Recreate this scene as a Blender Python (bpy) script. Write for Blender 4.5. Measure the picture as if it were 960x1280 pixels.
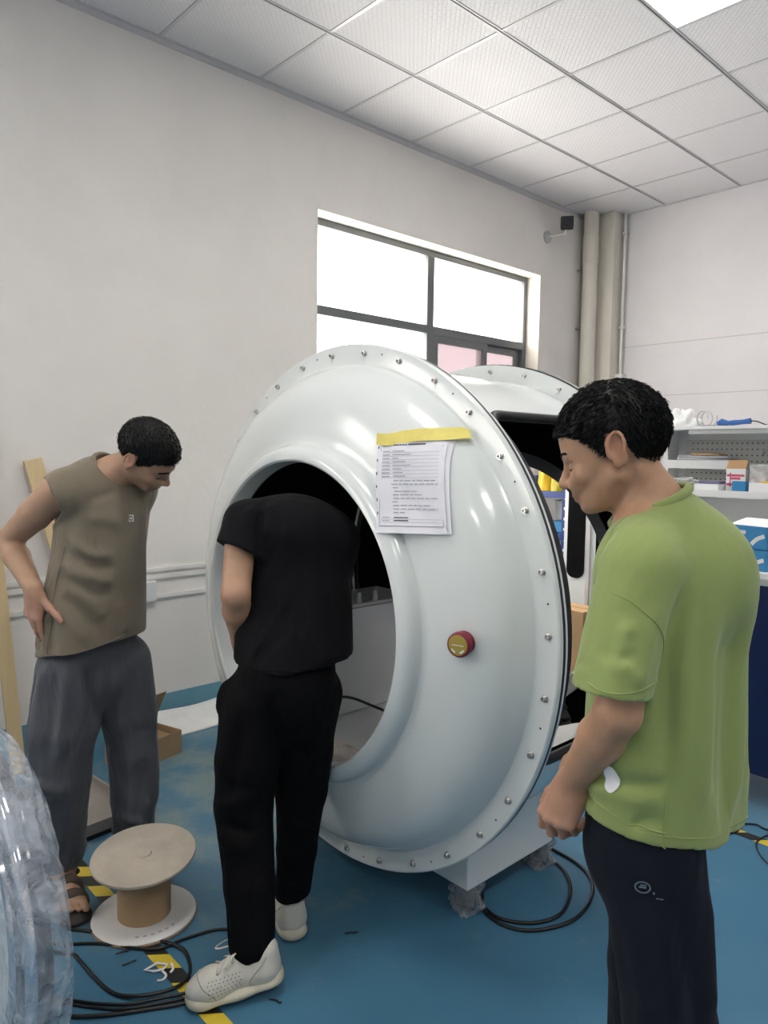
import bpy, bmesh, math, random
import numpy as np
from mathutils import Vector, Matrix

random.seed(7)
rng = np.random.default_rng(7)
scene = bpy.context.scene
COL = scene.collection
PI = math.pi
for o in list(bpy.data.objects):
    bpy.data.objects.remove(o)

# ------------------------------------------------------------------ camera
cam_d = bpy.data.cameras.new('camera')
cam_o = bpy.data.objects.new('camera', cam_d)
COL.objects.link(cam_o)
cam_d.sensor_fit = 'VERTICAL'
cam_d.sensor_height = 24.0
cam_d.lens = 915.166 / 1280.0 * 24.0
cam_d.clip_start = 0.05
RIGHT = Vector((0.67952, 0.73354, 0.01337))
UP = Vector((-0.06599, 0.04296, 0.99690))
FWD = Vector((-0.73068, 0.67829, -0.07759))
m3 = Matrix((RIGHT, UP, -FWD)).transposed()
cam_o.matrix_world = Matrix.Translation((3.652, -3.585, 1.5)) @ m3.to_4x4()
scene.camera = cam_o

# ------------------------------------------------------------------ view + world
vs = scene.view_settings
vs.view_transform = 'Standard'
vs.look = 'None'
vs.gamma = 1.0
vs.use_curve_mapping = False
vs.exposure = 0.6
scene.display_settings.display_device = 'sRGB'
world = bpy.data.worlds.new('overcast_sky')
scene.world = world
world.use_nodes = True
bg = world.node_tree.nodes['Background']
bg.inputs[0].default_value = (1.0, 0.975, 0.94, 1)
SKY_STRENGTH = 7.0
bg.inputs[1].default_value = SKY_STRENGTH
LED_STRENGTH = 16.0

# ------------------------------------------------------------------ materials
def nt_new(name):
    m = bpy.data.materials.new(name)
    m.use_nodes = True
    nt = m.node_tree
    return m, nt, nt.nodes['Principled BSDF']

def setp(b, **kw):
    names = {'rough': 'Roughness', 'metal': 'Metallic', 'spec': 'Specular IOR Level', 'coat': 'Coat Weight',
             'coat_rough': 'Coat Roughness', 'alpha': 'Alpha', 'trans': 'Transmission Weight', 'ior': 'IOR',
             'sss': 'Subsurface Weight', 'sheen': 'Sheen Weight'}
    for k, v in kw.items():
        b.inputs[names[k]].default_value = v

def N(nt, kind, **inp):
    n = nt.nodes.new(kind)
    for k, v in inp.items():
        n.inputs[k.replace('_', ' ')].default_value = v
    return n

def mat(name, col, rough=0.5, metal=0.0, var=0.0, vscale=8.0, bump=0.0, bscale=60.0, detail=4.0, stretch=None, **kw):
    """principled material, with procedural colour variation and fine relief"""
    m, nt, b = nt_new(name)
    c = (*col, 1)
    b.inputs['Base Color'].default_value = c
    setp(b, rough=rough, metal=metal, **kw)
    L = nt.links.new
    tc = nt.nodes.new('ShaderNodeTexCoord')
    vec = tc.outputs['Object']
    if stretch:
        mp = nt.nodes.new('ShaderNodeMapping')
        mp.inputs['Scale'].default_value = stretch
        L(vec, mp.inputs['Vector']); vec = mp.outputs['Vector']
    if var > 0:
        n = N(nt, 'ShaderNodeTexNoise', Scale=vscale, Detail=detail, Roughness=0.6)
        L(vec, n.inputs['Vector'])
        r = nt.nodes.new('ShaderNodeValToRGB')
        r.color_ramp.elements[0].position = 0.3
        r.color_ramp.elements[1].position = 0.7
        r.color_ramp.elements[0].color = (*[x * (1 - var) for x in col], 1)
        r.color_ramp.elements[1].color = (*[min(1, x * (1 + var)) for x in col], 1)
        L(n.outputs['Fac'], r.inputs['Fac'])
        L(r.outputs['Color'], b.inputs['Base Color'])
    if bump > 0:
        n = N(nt, 'ShaderNodeTexNoise', Scale=bscale, Detail=detail)
        L(vec, n.inputs['Vector'])
        bp = N(nt, 'ShaderNodeBump', Strength=bump, Distance=0.01)
        L(n.outputs['Fac'], bp.inputs['Height'])
        L(bp.outputs['Normal'], b.inputs['Normal'])
    return m

def emit(name, col, s):
    m = bpy.data.materials.new(name); m.use_nodes = True
    nt = m.node_tree
    nt.nodes.remove(nt.nodes['Principled BSDF'])
    e = nt.nodes.new('ShaderNodeEmission')
    e.inputs[0].default_value = (*col, 1); e.inputs[1].default_value = s
    nt.links.new(e.outputs[0], nt.nodes['Material Output'].inputs[0])
    return m

def wall_mat(name, col, scuff, z_fade):
    """painted plaster, faint mottling, with scuffs and specks that thicken towards the floor"""
    m, nt, b = nt_new(name)
    L = nt.links.new
    setp(b, rough=0.7, spec=0.3)
    g = nt.nodes.new('ShaderNodeNewGeometry')
    n1 = N(nt, 'ShaderNodeTexNoise', Scale=1.3, Detail=5.0, Roughness=0.6)
    L(g.outputs['Position'], n1.inputs['Vector'])
    r1 = nt.nodes.new('ShaderNodeValToRGB')
    r1.color_ramp.elements[0].position = 0.35; r1.color_ramp.elements[1].position = 0.65
    r1.color_ramp.elements[0].color = (*[c * 0.95 for c in col], 1)
    r1.color_ramp.elements[1].color = (*[min(1, c * 1.03) for c in col], 1)
    L(n1.outputs['Fac'], r1.inputs['Fac'])
    n2 = N(nt, 'ShaderNodeTexNoise', Scale=7.0, Detail=8.0, Roughness=0.7)
    L(g.outputs['Position'], n2.inputs['Vector'])
    r2 = nt.nodes.new('ShaderNodeValToRGB')
    r2.color_ramp.elements[0].position = 0.66; r2.color_ramp.elements[1].position = 0.76
    r2.color_ramp.elements[0].color = (0, 0, 0, 1); r2.color_ramp.elements[1].color = (1, 1, 1, 1)
    L(n2.outputs['Fac'], r2.inputs['Fac'])
    sx = nt.nodes.new('ShaderNodeSeparateXYZ'); L(g.outputs['Position'], sx.inputs[0])
    mr = nt.nodes.new('ShaderNodeMapRange')
    mr.inputs['From Min'].default_value = z_fade; mr.inputs['From Max'].default_value = 0.1
    mr.inputs['To Min'].default_value = 0.0; mr.inputs['To Max'].default_value = scuff
    L(sx.outputs['Z'], mr.inputs['Value'])
    mu = nt.nodes.new('ShaderNodeMath'); mu.operation = 'MULTIPLY'
    L(r2.outputs['Color'], mu.inputs[0]); L(mr.outputs['Result'], mu.inputs[1])
    mx = nt.nodes.new('ShaderNodeMixRGB'); mx.inputs[2].default_value = (0.42, 0.38, 0.34, 1)
    L(mu.outputs[0], mx.inputs['Fac']); L(r1.outputs['Color'], mx.inputs[1])
    L(mx.outputs[0], b.inputs['Base Color'])
    n3 = N(nt, 'ShaderNodeTexNoise', Scale=25.0, Detail=6.0)
    L(g.outputs['Position'], n3.inputs['Vector'])
    bp = N(nt, 'ShaderNodeBump', Strength=0.12, Distance=0.01)
    L(n3.outputs['Fac'], bp.inputs['Height']); L(bp.outputs['Normal'], b.inputs['Normal'])
    return m

def floor_mat():
    """blue epoxy floor paint, worn to grey-green in patches near the window wall, drips and dust"""
    m, nt, b = nt_new('blue_epoxy_floor')
    L = nt.links.new
    g = nt.nodes.new('ShaderNodeNewGeometry')
    n1 = N(nt, 'ShaderNodeTexNoise', Scale=1.1, Detail=6.0, Roughness=0.6)
    L(g.outputs['Position'], n1.inputs['Vector'])
    r1 = nt.nodes.new('ShaderNodeValToRGB')
    r1.color_ramp.elements[0].position = 0.3; r1.color_ramp.elements[1].position = 0.72
    r1.color_ramp.elements[0].color = (0.048, 0.150, 0.245, 1)
    r1.color_ramp.elements[1].color = (0.072, 0.205, 0.315, 1)
    L(n1.outputs['Fac'], r1.inputs['Fac'])
    # wear: noise x distance from the trafficked patch by the wall
    n2 = N(nt, 'ShaderNodeTexNoise', Scale=4.5, Detail=9.0, Roughness=0.68)
    L(g.outputs['Position'], n2.inputs['Vector'])
    vm = nt.nodes.new('ShaderNodeVectorMath'); vm.operation = 'DISTANCE'
    vm.inputs[1].default_value = (0.85, -1.95, 0)
    L(g.outputs['Position'], vm.inputs[0])
    mr = nt.nodes.new('ShaderNodeMapRange')
    mr.inputs['From Min'].default_value = 0.15; mr.inputs['From Max'].default_value = 1.35
    mr.inputs['To Min'].default_value = 0.17; mr.inputs['To Max'].default_value = -0.10
    L(vm.outputs['Value'], mr.inputs['Value'])
    ad = nt.nodes.new('ShaderNodeMath'); ad.operation = 'ADD'
    L(n2.outputs['Fac'], ad.inputs[0]); L(mr.outputs['Result'], ad.inputs[1])
    r2 = nt.nodes.new('ShaderNodeValToRGB')
    r2.color_ramp.elements[0].position = 0.52; r2.color_ramp.elements[1].position = 0.70
    r2.color_ramp.elements[0].color = (0, 0, 0, 1); r2.color_ramp.elements[1].color = (0.85, 0.85, 0.85, 1)
    L(ad.outputs[0], r2.inputs['Fac'])
    mx = nt.nodes.new('ShaderNodeMixRGB'); mx.inputs[2].default_value = (0.20, 0.27, 0.27, 1)
    L(r2.outputs['Color'], mx.inputs['Fac']); L(r1.outputs['Color'], mx.inputs[1])
    # pale dust specks
    n3 = N(nt, 'ShaderNodeTexNoise', Scale=16.0, Detail=9.0, Roughness=0.75)
    L(g.outputs['Position'], n3.inputs['Vector'])
    r3 = nt.nodes.new('ShaderNodeValToRGB')
    r3.color_ramp.elements[0].position = 0.66; r3.color_ramp.elements[1].position = 0.76
    r3.color_ramp.elements[0].color = (0, 0, 0, 1); r3.color_ramp.elements[1].color = (0.5, 0.5, 0.5, 1)
    L(n3.outputs['Fac'], r3.inputs['Fac'])
    mx2 = nt.nodes.new('ShaderNodeMixRGB'); mx2.inputs[2].default_value = (0.34, 0.38, 0.38, 1)
    L(r3.outputs['Color'], mx2.inputs['Fac']); L(mx.outputs[0], mx2.inputs[1])
    L(mx2.outputs[0], b.inputs['Base Color'])
    rr = nt.nodes.new('ShaderNodeMapRange')
    rr.inputs['To Min'].default_value = 0.32; rr.inputs['To Max'].default_value = 0.62
    L(n2.outputs['Fac'], rr.inputs['Value']); L(rr.outputs['Result'], b.inputs['Roughness'])
    setp(b, spec=0.4)
    bp = N(nt, 'ShaderNodeBump', Strength=0.08, Distance=0.01)
    L(n2.outputs['Fac'], bp.inputs['Height']); L(bp.outputs['Normal'], b.inputs['Normal'])
    return m

def tile_mat():
    """PVC faced ceiling board with a fine embossed weave"""
    m, nt, b = nt_new('embossed_ceiling_board')
    L = nt.links.new
    b.inputs['Base Color'].default_value = (0.80, 0.79, 0.80, 1)
    setp(b, rough=0.45, spec=0.35)
    g = nt.nodes.new('ShaderNodeNewGeometry')
    mp = nt.nodes.new('ShaderNodeMapping'); mp.inputs['Rotation'].default_value = (0, 0, PI / 4)
    L(g.outputs['Position'], mp.inputs['Vector'])
    br = nt.nodes.new('ShaderNodeTexBrick')
    br.inputs['Scale'].default_value = 1.0
    br.inputs['Brick Width'].default_value = 0.05; br.inputs['Row Height'].default_value = 0.022
    br.inputs['Mortar Size'].default_value = 0.004; br.inputs['Mortar Smooth'].default_value = 1.0
    L(mp.outputs['Vector'], br.inputs['Vector'])
    bp = N(nt, 'ShaderNodeBump', Strength=0.35, Distance=0.004)
    L(br.outputs['Fac'], bp.inputs['Height']); L(bp.outputs['Normal'], b.inputs['Normal'])
    mx = nt.nodes.new('ShaderNodeMixRGB')
    mx.inputs[1].default_value = (0.78, 0.765, 0.775, 1); mx.inputs[2].default_value = (0.72, 0.705, 0.715, 1)
    L(br.outputs['Fac'], mx.inputs['Fac']); L(mx.outputs[0], b.inputs['Base Color'])
    return m

def film_mat(name, a=0.35, col=(0.9, 0.93, 0.97), bscale=9.0):
    """thin clear plastic film: part see-through, part sheen, crinkled"""
    m, nt, b = nt_new(name)
    L = nt.links.new
    b.inputs['Base Color'].default_value = (*col, 1)
    setp(b, rough=0.12, spec=0.8)
    tc = nt.nodes.new('ShaderNodeTexCoord')
    n = N(nt, 'ShaderNodeTexNoise', Scale=bscale, Detail=6.0, Roughness=0.6, Distortion=1.2)
    L(tc.outputs['Object'], n.inputs['Vector'])
    bp = N(nt, 'ShaderNodeBump', Strength=0.9, Distance=0.03)
    L(n.outputs['Fac'], bp.inputs['Height']); L(bp.outputs['Normal'], b.inputs['Normal'])
    tr = nt.nodes.new('ShaderNodeBsdfTransparent')
    mix = nt.nodes.new('ShaderNodeMixShader')
    r = nt.nodes.new('ShaderNodeMapRange')
    r.inputs['From Min'].default_value = 0.35; r.inputs['From Max'].default_value = 0.7
    r.inputs['To Min'].default_value = a * 0.6; r.inputs['To Max'].default_value = min(1, a * 1.5)
    L(n.outputs['Fac'], r.inputs['Value']); L(r.outputs['Result'], mix.inputs[0])
    L(tr.outputs[0], mix.inputs[1]); L(b.outputs[0], mix.inputs[2])
    L(mix.outputs[0], nt.nodes['Material Output'].inputs[0])
    return m

def pane_mat(name, tint, haze):
    """hazy window glass: lets daylight through, slightly diffusing"""
    m = bpy.data.materials.new(name); m.use_nodes = True
    nt = m.node_tree; L = nt.links.new
    nt.nodes.remove(nt.nodes['Principled BSDF'])
    tr = nt.nodes.new('ShaderNodeBsdfTransparent'); tr.inputs[0].default_value = (*tint, 1)
    tl = nt.nodes.new('ShaderNodeBsdfTranslucent'); tl.inputs[0].default_value = (*tint, 1)
    gl = nt.nodes.new('ShaderNodeBsdfGlossy'); gl.inputs['Roughness'].default_value = 0.08
    m1 = nt.nodes.new('ShaderNodeMixShader'); m1.inputs[0].default_value = haze
    L(tr.outputs[0], m1.inputs[1]); L(tl.outputs[0], m1.inputs[2])
    m2 = nt.nodes.new('ShaderNodeMixShader'); m2.inputs[0].default_value = 0.05
    L(m1.outputs[0], m2.inputs[1]); L(gl.outputs[0], m2.inputs[2])
    L(m2.outputs[0], nt.nodes['Material Output'].inputs[0])
    return m

M = {}
M['wall'] = wall_mat('cream_wall_paint', (0.80, 0.765, 0.725), 0.55, 1.1)
M['wall_b'] = wall_mat('pale_sandwich_panel', (0.74, 0.72, 0.735), 0.1, 0.6)
M['blue_band'] = wall_mat('scuffed_blue_skirting_paint', (0.15, 0.33, 0.42), 1.0, 0.5)
M['floor'] = floor_mat()
M['tile'] = tile_mat()
M['alu'] = mat('white_ceiling_rail', (0.62, 0.61, 0.62), 0.35, 0.3)
M['dark_slot'] = mat('shadow_gap_rail', (0.16, 0.16, 0.17), 0.6)
M['led'] = emit('led_panel_glow', (1.0, 0.975, 0.935), LED_STRENGTH)
M['frame_dark'] = mat('grey_bronze_window_aluminium', (0.15, 0.16, 0.165), 0.35, 0.2)
M['reveal'] = mat('cream_window_reveal', (0.80, 0.76, 0.68), 0.6, var=0.04)
M['pane'] = pane_mat('hazy_window_glass', (1.0, 0.99, 0.97), 0.25)
M['pane_pink'] = pane_mat('tinted_window_glass', (0.31, 0.275, 0.285), 0.3)
M['cream_pipe'] = mat('cream_plastic_pipe', (0.70, 0.66, 0.58), 0.45, var=0.04, vscale=3)
M['duct'] = mat('white_plastic_trunking', (0.78, 0.76, 0.73), 0.45, var=0.03)
M['black_plastic'] = mat('black_plastic', (0.012, 0.012, 0.013), 0.45)
M['rubber'] = mat('black_rubber_seal', (0.008, 0.008, 0.009), 0.5)
M['gel'] = mat('white_gel_coat', (0.70, 0.735, 0.725), 0.20, coat=0.35, coat_rough=0.05, var=0.015, vscale=2.0)
M['gel_in'] = mat('matt_white_fibreglass', (0.62, 0.63, 0.65), 0.5, var=0.05)
M['lining'] = mat('black_velvet_lining', (0.004, 0.004, 0.005), 0.9, spec=0.1)
M['steel'] = mat('bright_steel', (0.62, 0.61, 0.59), 0.28, 1.0)
M['steel_dark'] = mat('dull_steel', (0.33, 0.33, 0.34), 0.4, 0.9)
M['chrome'] = mat('chrome_trim', (0.75, 0.76, 0.80), 0.08, 1.0)
M['navy_gloss'] = mat('navy_gloss', (0.008, 0.008, 0.022), 0.12, coat=0.5)
M['red'] = mat('red_button_plastic', (0.19, 0.006, 0.025), 0.3)
M['ylabel'] = mat('yellow_label', (0.36, 0.27, 0.045), 0.5)
M['paper'] = mat('white_paper', (0.74, 0.74, 0.79), 0.75, var=0.02, vscale=20, bump=0.15, bscale=18)
M['ink'] = mat('grey_print', (0.40, 0.40, 0.47), 0.8)
M['ink_dark'] = mat('black_print', (0.05, 0.05, 0.06), 0.8)
M['ytape'] = mat('yellow_masking_tape', (0.74, 0.63, 0.16), 0.55, var=0.06, vscale=30, bump=0.2, bscale=40)
M['haz_y'] = mat('hazard_yellow', (0.74, 0.56, 0.05), 0.45, var=0.07, vscale=12)
M['haz_k'] = mat('hazard_black', (0.02, 0.02, 0.022), 0.45)
M['card'] = mat('brown_cardboard', (0.40, 0.27, 0.15), 0.8, var=0.06, vscale=12, bump=0.1)
M['card_in'] = mat('dark_cardboard', (0.30, 0.20, 0.11), 0.85, var=0.08)
M['pulp'] = mat('grey_pressed_board', (0.52, 0.46, 0.38), 0.8, var=0.12, vscale=9, bump=0.5, bscale=25)
M['pulp_w'] = mat('white_faced_board', (0.78, 0.76, 0.74), 0.6, var=0.04, vscale=10)
M['wood'] = mat('pale_pine', (0.66, 0.50, 0.28), 0.6, var=0.08, vscale=6, stretch=(4, 4, 0.3))
M['foam'] = mat('white_foam_sheet', (0.82, 0.82, 0.80), 0.6, var=0.04, bump=0.4, bscale=14)
M['panel_grey'] = mat('grey_brown_panel', (0.30, 0.27, 0.245), 0.4, var=0.05)
M['cable'] = mat('black_cable', (0.008, 0.008, 0.009), 0.4)
M['navy'] = mat('navy_powder_coat', (0.010, 0.022, 0.085), 0.4)
M['rack_blue'] = mat('blue_rack_paint', (0.012, 0.045, 0.20), 0.4)
M['white_metal'] = mat('white_powder_coat', (0.72, 0.73, 0.73), 0.4)
M['grey_metal'] = mat('light_grey_powder_coat', (0.50, 0.51, 0.50), 0.45)
M['hole'] = mat('dark_hole', (0.05, 0.05, 0.05), 0.8)
M['box_blue'] = mat('blue_print_carton', (0.03, 0.22, 0.46), 0.5, var=0.1, vscale=18)
M['box_white'] = mat('white_carton', (0.80, 0.80, 0.80), 0.6)
M['box_pink'] = mat('pink_print', (0.62, 0.10, 0.17), 0.6)
M['orange_card'] = mat('kraft_paper', (0.58, 0.36, 0.18), 0.7, var=0.06)
M['poly'] = film_mat('crumpled_polythene', 0.65, (0.86, 0.88, 0.88), 14.0)
M['bag_white'] = mat('white_plastic_bag', (0.80, 0.81, 0.80), 0.35, bump=0.9, bscale=22, detail=6)
M['film'] = film_mat('clear_wrapping_film', 0.44, (0.56, 0.62, 0.70), 9.0)
M['film_grey'] = film_mat('grey_caster_film', 0.45, (0.42, 0.45, 0.48), 22.0)
M['yellow'] = mat('yellow_packet', (0.72, 0.46, 0.02), 0.4, var=0.1, vscale=14)
M['yellow_g'] = mat('olive_yellow_packet', (0.50, 0.42, 0.03), 0.4, var=0.1)
M['orange'] = mat('orange_print', (0.75, 0.22, 0.03), 0.4)
M['tool_blue'] = mat('blue_tool_grip', (0.02, 0.10, 0.32), 0.4)
M['quilt'] = mat('black_quilted_leatherette', (0.06, 0.06, 0.066), 0.35)
M['rim_grey'] = mat('grey_moulded_rim', (0.16, 0.165, 0.17), 0.5)
M['dirt'] = None

def dirt_floor():
    m, nt, b = nt_new('dusty_beige_tray')
    L = nt.links.new
    setp(b, rough=0.6)
    tc = nt.nodes.new('ShaderNodeTexCoord')
    n = N(nt, 'ShaderNodeTexNoise', Scale=6.0, Detail=7.0, Roughness=0.65)
    L(tc.outputs['Object'], n.inputs['Vector'])
    r = nt.nodes.new('ShaderNodeValToRGB')
    r.color_ramp.elements[0].position = 0.30; r.color_ramp.elements[1].position = 0.5
    r.color_ramp.elements[0].color = (0.16, 0.13, 0.11, 1); r.color_ramp.elements[1].color = (0.55, 0.50, 0.45, 1)
    L(n.outputs['Fac'], r.inputs['Fac']); L(r.outputs['Color'], b.inputs['Base Color'])
    return m
M['dirt'] = dirt_floor()

# ------------------------------------------------------------------ mesh helpers
def link(o, parent=None):
    COL.objects.link(o)
    if parent is not None:
        o.parent = parent
    return o

def tag(o, label=None, cat=None, group=None, kind=None):
    if label: o['label'] = label
    if cat: o['category'] = cat
    if group: o['group'] = group
    if kind: o['kind'] = kind
    return o

def empty(name, loc=(0, 0, 0), rz=0.0, label=None, cat=None, group=None, parent=None):
    o = bpy.data.objects.new(name, None)
    o.empty_display_size = 0.1
    o.location = loc; o.rotation_euler = (0, 0, rz)
    link(o, parent)
    return tag(o, label, cat, group)

class MB:
    """collects shapes in one bmesh, then links them as one mesh object"""
    def __init__(self):
        self.bm = bmesh.new()
        self.mi = 0
    def face(self, vs_):
        try:
            f = self.bm.faces.new(vs_); f.material_index = self.mi; return f
        except ValueError:
            return None
    def box(self, x0, x1, y0, y1, z0, z1, mtx=None, bevel=0.0):
        v = [self.bm.verts.new(mtx @ Vector(c) if mtx else c) for c in
             ((x0, y0, z0), (x1, y0, z0), (x1, y1, z0), (x0, y1, z0), (x0, y0, z1), (x1, y0, z1), (x1, y1, z1), (x0, y1, z1))]
        fs = [self.face([v[i] for i in q]) for q in ((0, 3, 2, 1), (4, 5, 6, 7), (0, 1, 5, 4), (1, 2, 6, 5), (2, 3, 7, 6), (3, 0, 4, 7))]
        if bevel > 0:
            es = list({e for f in fs for e in f.edges})
            bmesh.ops.bevel(self.bm, geom=es, offset=bevel, segments=2, profile=0.7, affect='EDGES')
        return self
    def lathe(self, prof, seg=48, mtx=None, a0=0.0, a1=2 * PI, closed=False):
        """profile (r, z) about local z"""
        full = abs(a1 - a0) > 2 * PI - 1e-6
        n = seg if full else seg + 1
        rings = []
        for r, z in prof:
            ring = []
            if abs(r) < 1e-7:
                p = Vector((0, 0, z)); vv = self.bm.verts.new(mtx @ p if mtx else p)
                ring = [vv] * n
            else:
                for i in range(n):
                    a = a0 + (a1 - a0) * i / seg
                    p = Vector((r * math.cos(a), r * math.sin(a), z))
                    ring.append(self.bm.verts.new(mtx @ p if mtx else p))
            rings.append(ring)
        if closed: rings.append(rings[0])
        for k in range(len(rings) - 1):
            A, B = rings[k], rings[k + 1]
            for i in range(seg):
                j = (i + 1) % n
                q = []
                for v in (A[i], A[j], B[j], B[i]):
                    if v not in q: q.append(v)
                if len(q) >= 3: self.face(q)
        return self
    def cyl(self, p0, p1, r0, r1=None, seg=16, caps=True):
        p0, p1 = Vector(p0), Vector(p1)
        r1 = r0 if r1 is None else r1
        d = (p1 - p0); L = d.length
        mtx = Matrix.Translation(p0) @ d.to_track_quat('Z', 'Y').to_matrix().to_4x4()
        prof = [(r0, 0), (r1, L)]
        if caps: prof = [(0, 0)] + prof + [(0, L)]
        return self.lathe(prof, seg, mtx)
    def tube(self, pts, r, seg=8, closed=False, caps=True, flat=1.0, up=None):
        pts = [Vector(p) for p in pts]
        n = len(pts)
        rings = []
        prev = None
        for i, p in enumerate(pts):
            if closed:
                t = (pts[(i + 1) % n] - pts[i - 1]).normalized()
            else:
                t = (pts[min(i + 1, n - 1)] - pts[max(i - 1, 0)]).normalized()
            if up is not None:
                a = Vector(up)
            elif prev is None:
                a = Vector((0, 0, 1)) if abs(t.z) < 0.9 else Vector((1, 0, 0))
            else:
                a = prev
            a = (a - t * a.dot(t)).normalized()
            prev = a
            b = t.cross(a)
            rr = r[i] if isinstance(r, (list, tuple)) else r
            rings.append([self.bm.verts.new(p + (a * math.cos(2 * PI * k / seg) * flat + b * math.sin(2 * PI * k / seg)) * rr) for k in range(seg)])
        m = n if closed else n - 1
        for i in range(m):
            A, B = rings[i], rings[(i + 1) % n]
            for k in range(seg):
                self.face([A[k], A[(k + 1) % seg], B[(k + 1) % seg], B[k]])
        if caps and not closed:
            self.face(rings[0][::-1]); self.face(rings[-1])
        return self
    def grid(self, fn, nu, nv):
        V = [[self.bm.verts.new(fn(i / nu, j / nv)) for j in range(nv + 1)] for i in range(nu + 1)]
        for i in range(nu):
            for j in range(nv):
                self.face([V[i][j], V[i + 1][j], V[i + 1][j + 1], V[i][j + 1]])
        return self
    def prism(self, poly, h, mtx=None):
        """polygon in xy extruded along z"""
        lo = [self.bm.verts.new(mtx @ Vector((x, y, 0)) if mtx else (x, y, 0)) for x, y in poly]
        hi = [self.bm.verts.new(mtx @ Vector((x, y, h)) if mtx else (x, y, h)) for x, y in poly]
        n = len(poly)
        self.face(lo[::-1]); self.face(hi)
        for i in range(n):
            self.face([lo[i], lo[(i + 1) % n], hi[(i + 1) % n], hi[i]])
        return self
    def build(self, name, mats, parent=None, smooth=None, fix=True):
        if fix: bmesh.ops.recalc_face_normals(self.bm, faces=self.bm.faces[:])
        me = bpy.data.meshes.new(name)
        self.bm.to_mesh(me); self.bm.free()
        for mm in (mats if isinstance(mats, (list, tuple)) else [mats]):
            me.materials.append(mm)
        if smooth is not None:
            for p in me.polygons: p.use_smooth = True
            if smooth < 180:
                try:
                    me.set_sharp_from_angle(angle=math.radians(smooth))
                except Exception:
                    pass
        o = bpy.data.objects.new(name, me)
        return link(o, parent)

def inst(src, name, loc=(0, 0, 0), rot=(0, 0, 0), parent=None, scale=None):
    """another object sharing the mesh of src"""
    o = bpy.data.objects.new(name, src.data)
    o.location = loc; o.rotation_euler = rot
    if scale: o.scale = scale
    return link(o, parent)

def smooth_path(pts, n=8):
    """Catmull-Rom through points"""
    P = [Vector(p) for p in pts]
    out = []
    for i in range(len(P) - 1):
        p0 = P[max(i - 1, 0)]; p1 = P[i]; p2 = P[i + 1]; p3 = P[min(i + 2, len(P) - 1)]
        for k in range(n):
            t = k / n
            out.append(0.5 * ((2 * p1) + (p2 - p0) * t + (2 * p0 - 5 * p1 + 4 * p2 - p3) * t * t + (3 * p1 - p0 - 3 * p2 + p3) * t ** 3))
    out.append(P[-1])
    return out

def rot_to(z, x=None):
    """matrix whose local z is along z"""
    z = Vector(z).normalized()
    x = Vector(x) if x is not None else (Vector((1, 0, 0)) if abs(z.x) < 0.9 else Vector((0, 1, 0)))
    x = (x - z * x.dot(z)).normalized()
    y = z.cross(x)
    return Matrix((x, y, z)).transposed().to_4x4()

# ================================================================== THE ROOM
XR, YF, YB, ZC = 6.64, -7.2, 2.35, 3.598
W0 = 0.64            # first ceiling line from the window wall

def struct(o):
    o['kind'] = 'structure'; return o

struct(MB().box(-0.3, XR + 0.2, YF - 0.2, YB + 0.2, -0.1, 0.0).build('floor', M['floor']))

def wall_with_windows(name, wins):
    mb = MB()
    ys = [YF]
    for (a, b, z0, z1) in wins:
        mb.box(-0.24, 0, ys[-1], a, 0, ZC + 0.05)
        mb.box(-0.24, 0, a, b, 0, z0)
        mb.box(-0.24, 0, a, b, z1, ZC + 0.05)
        ys.append(b)
    mb.box(-0.24, 0, ys[-1], YB, 0, ZC + 0.05)
    return struct(mb.build(name, M['wall']))

WIN = (-0.79, 1.535, 1.02, 3.0)
WIN2 = (-6.4, -4.0, 1.02, 3.0)
wall_left = wall_with_windows('wall_left', [WIN2, WIN])
struct(MB().box(-0.24, XR + 0.2, YB, YB + 0.2, 0, ZC + 0.05).build('wall_back', M['wall_b']))
struct(MB().box(XR, XR + 0.2, YF, YB, 0, ZC + 0.05).build('wall_right', M['wall_b']))
struct(MB().box(-0.24, XR + 0.2, YF - 0.2, YF, 0, ZC + 0.05).build('wall_front', M['wall_b']))

# seams of the sandwich panels on the back wall
wb = bpy.data.objects['wall_back']
for z in (2.462, 2.03, 1.6, 1.17):
    MB().box(0.0, XR, YB - 0.0025, YB + 0.001, z - 0.003, z + 0.003).build('panel_seam', M['grey_metal'], wb)

# blue painted skirting on the window wall
struct(MB().box(0.0, 0.006, YF, YB, 0.0, 0.192).build('baseboard_left', M['blue_band']))

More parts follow.
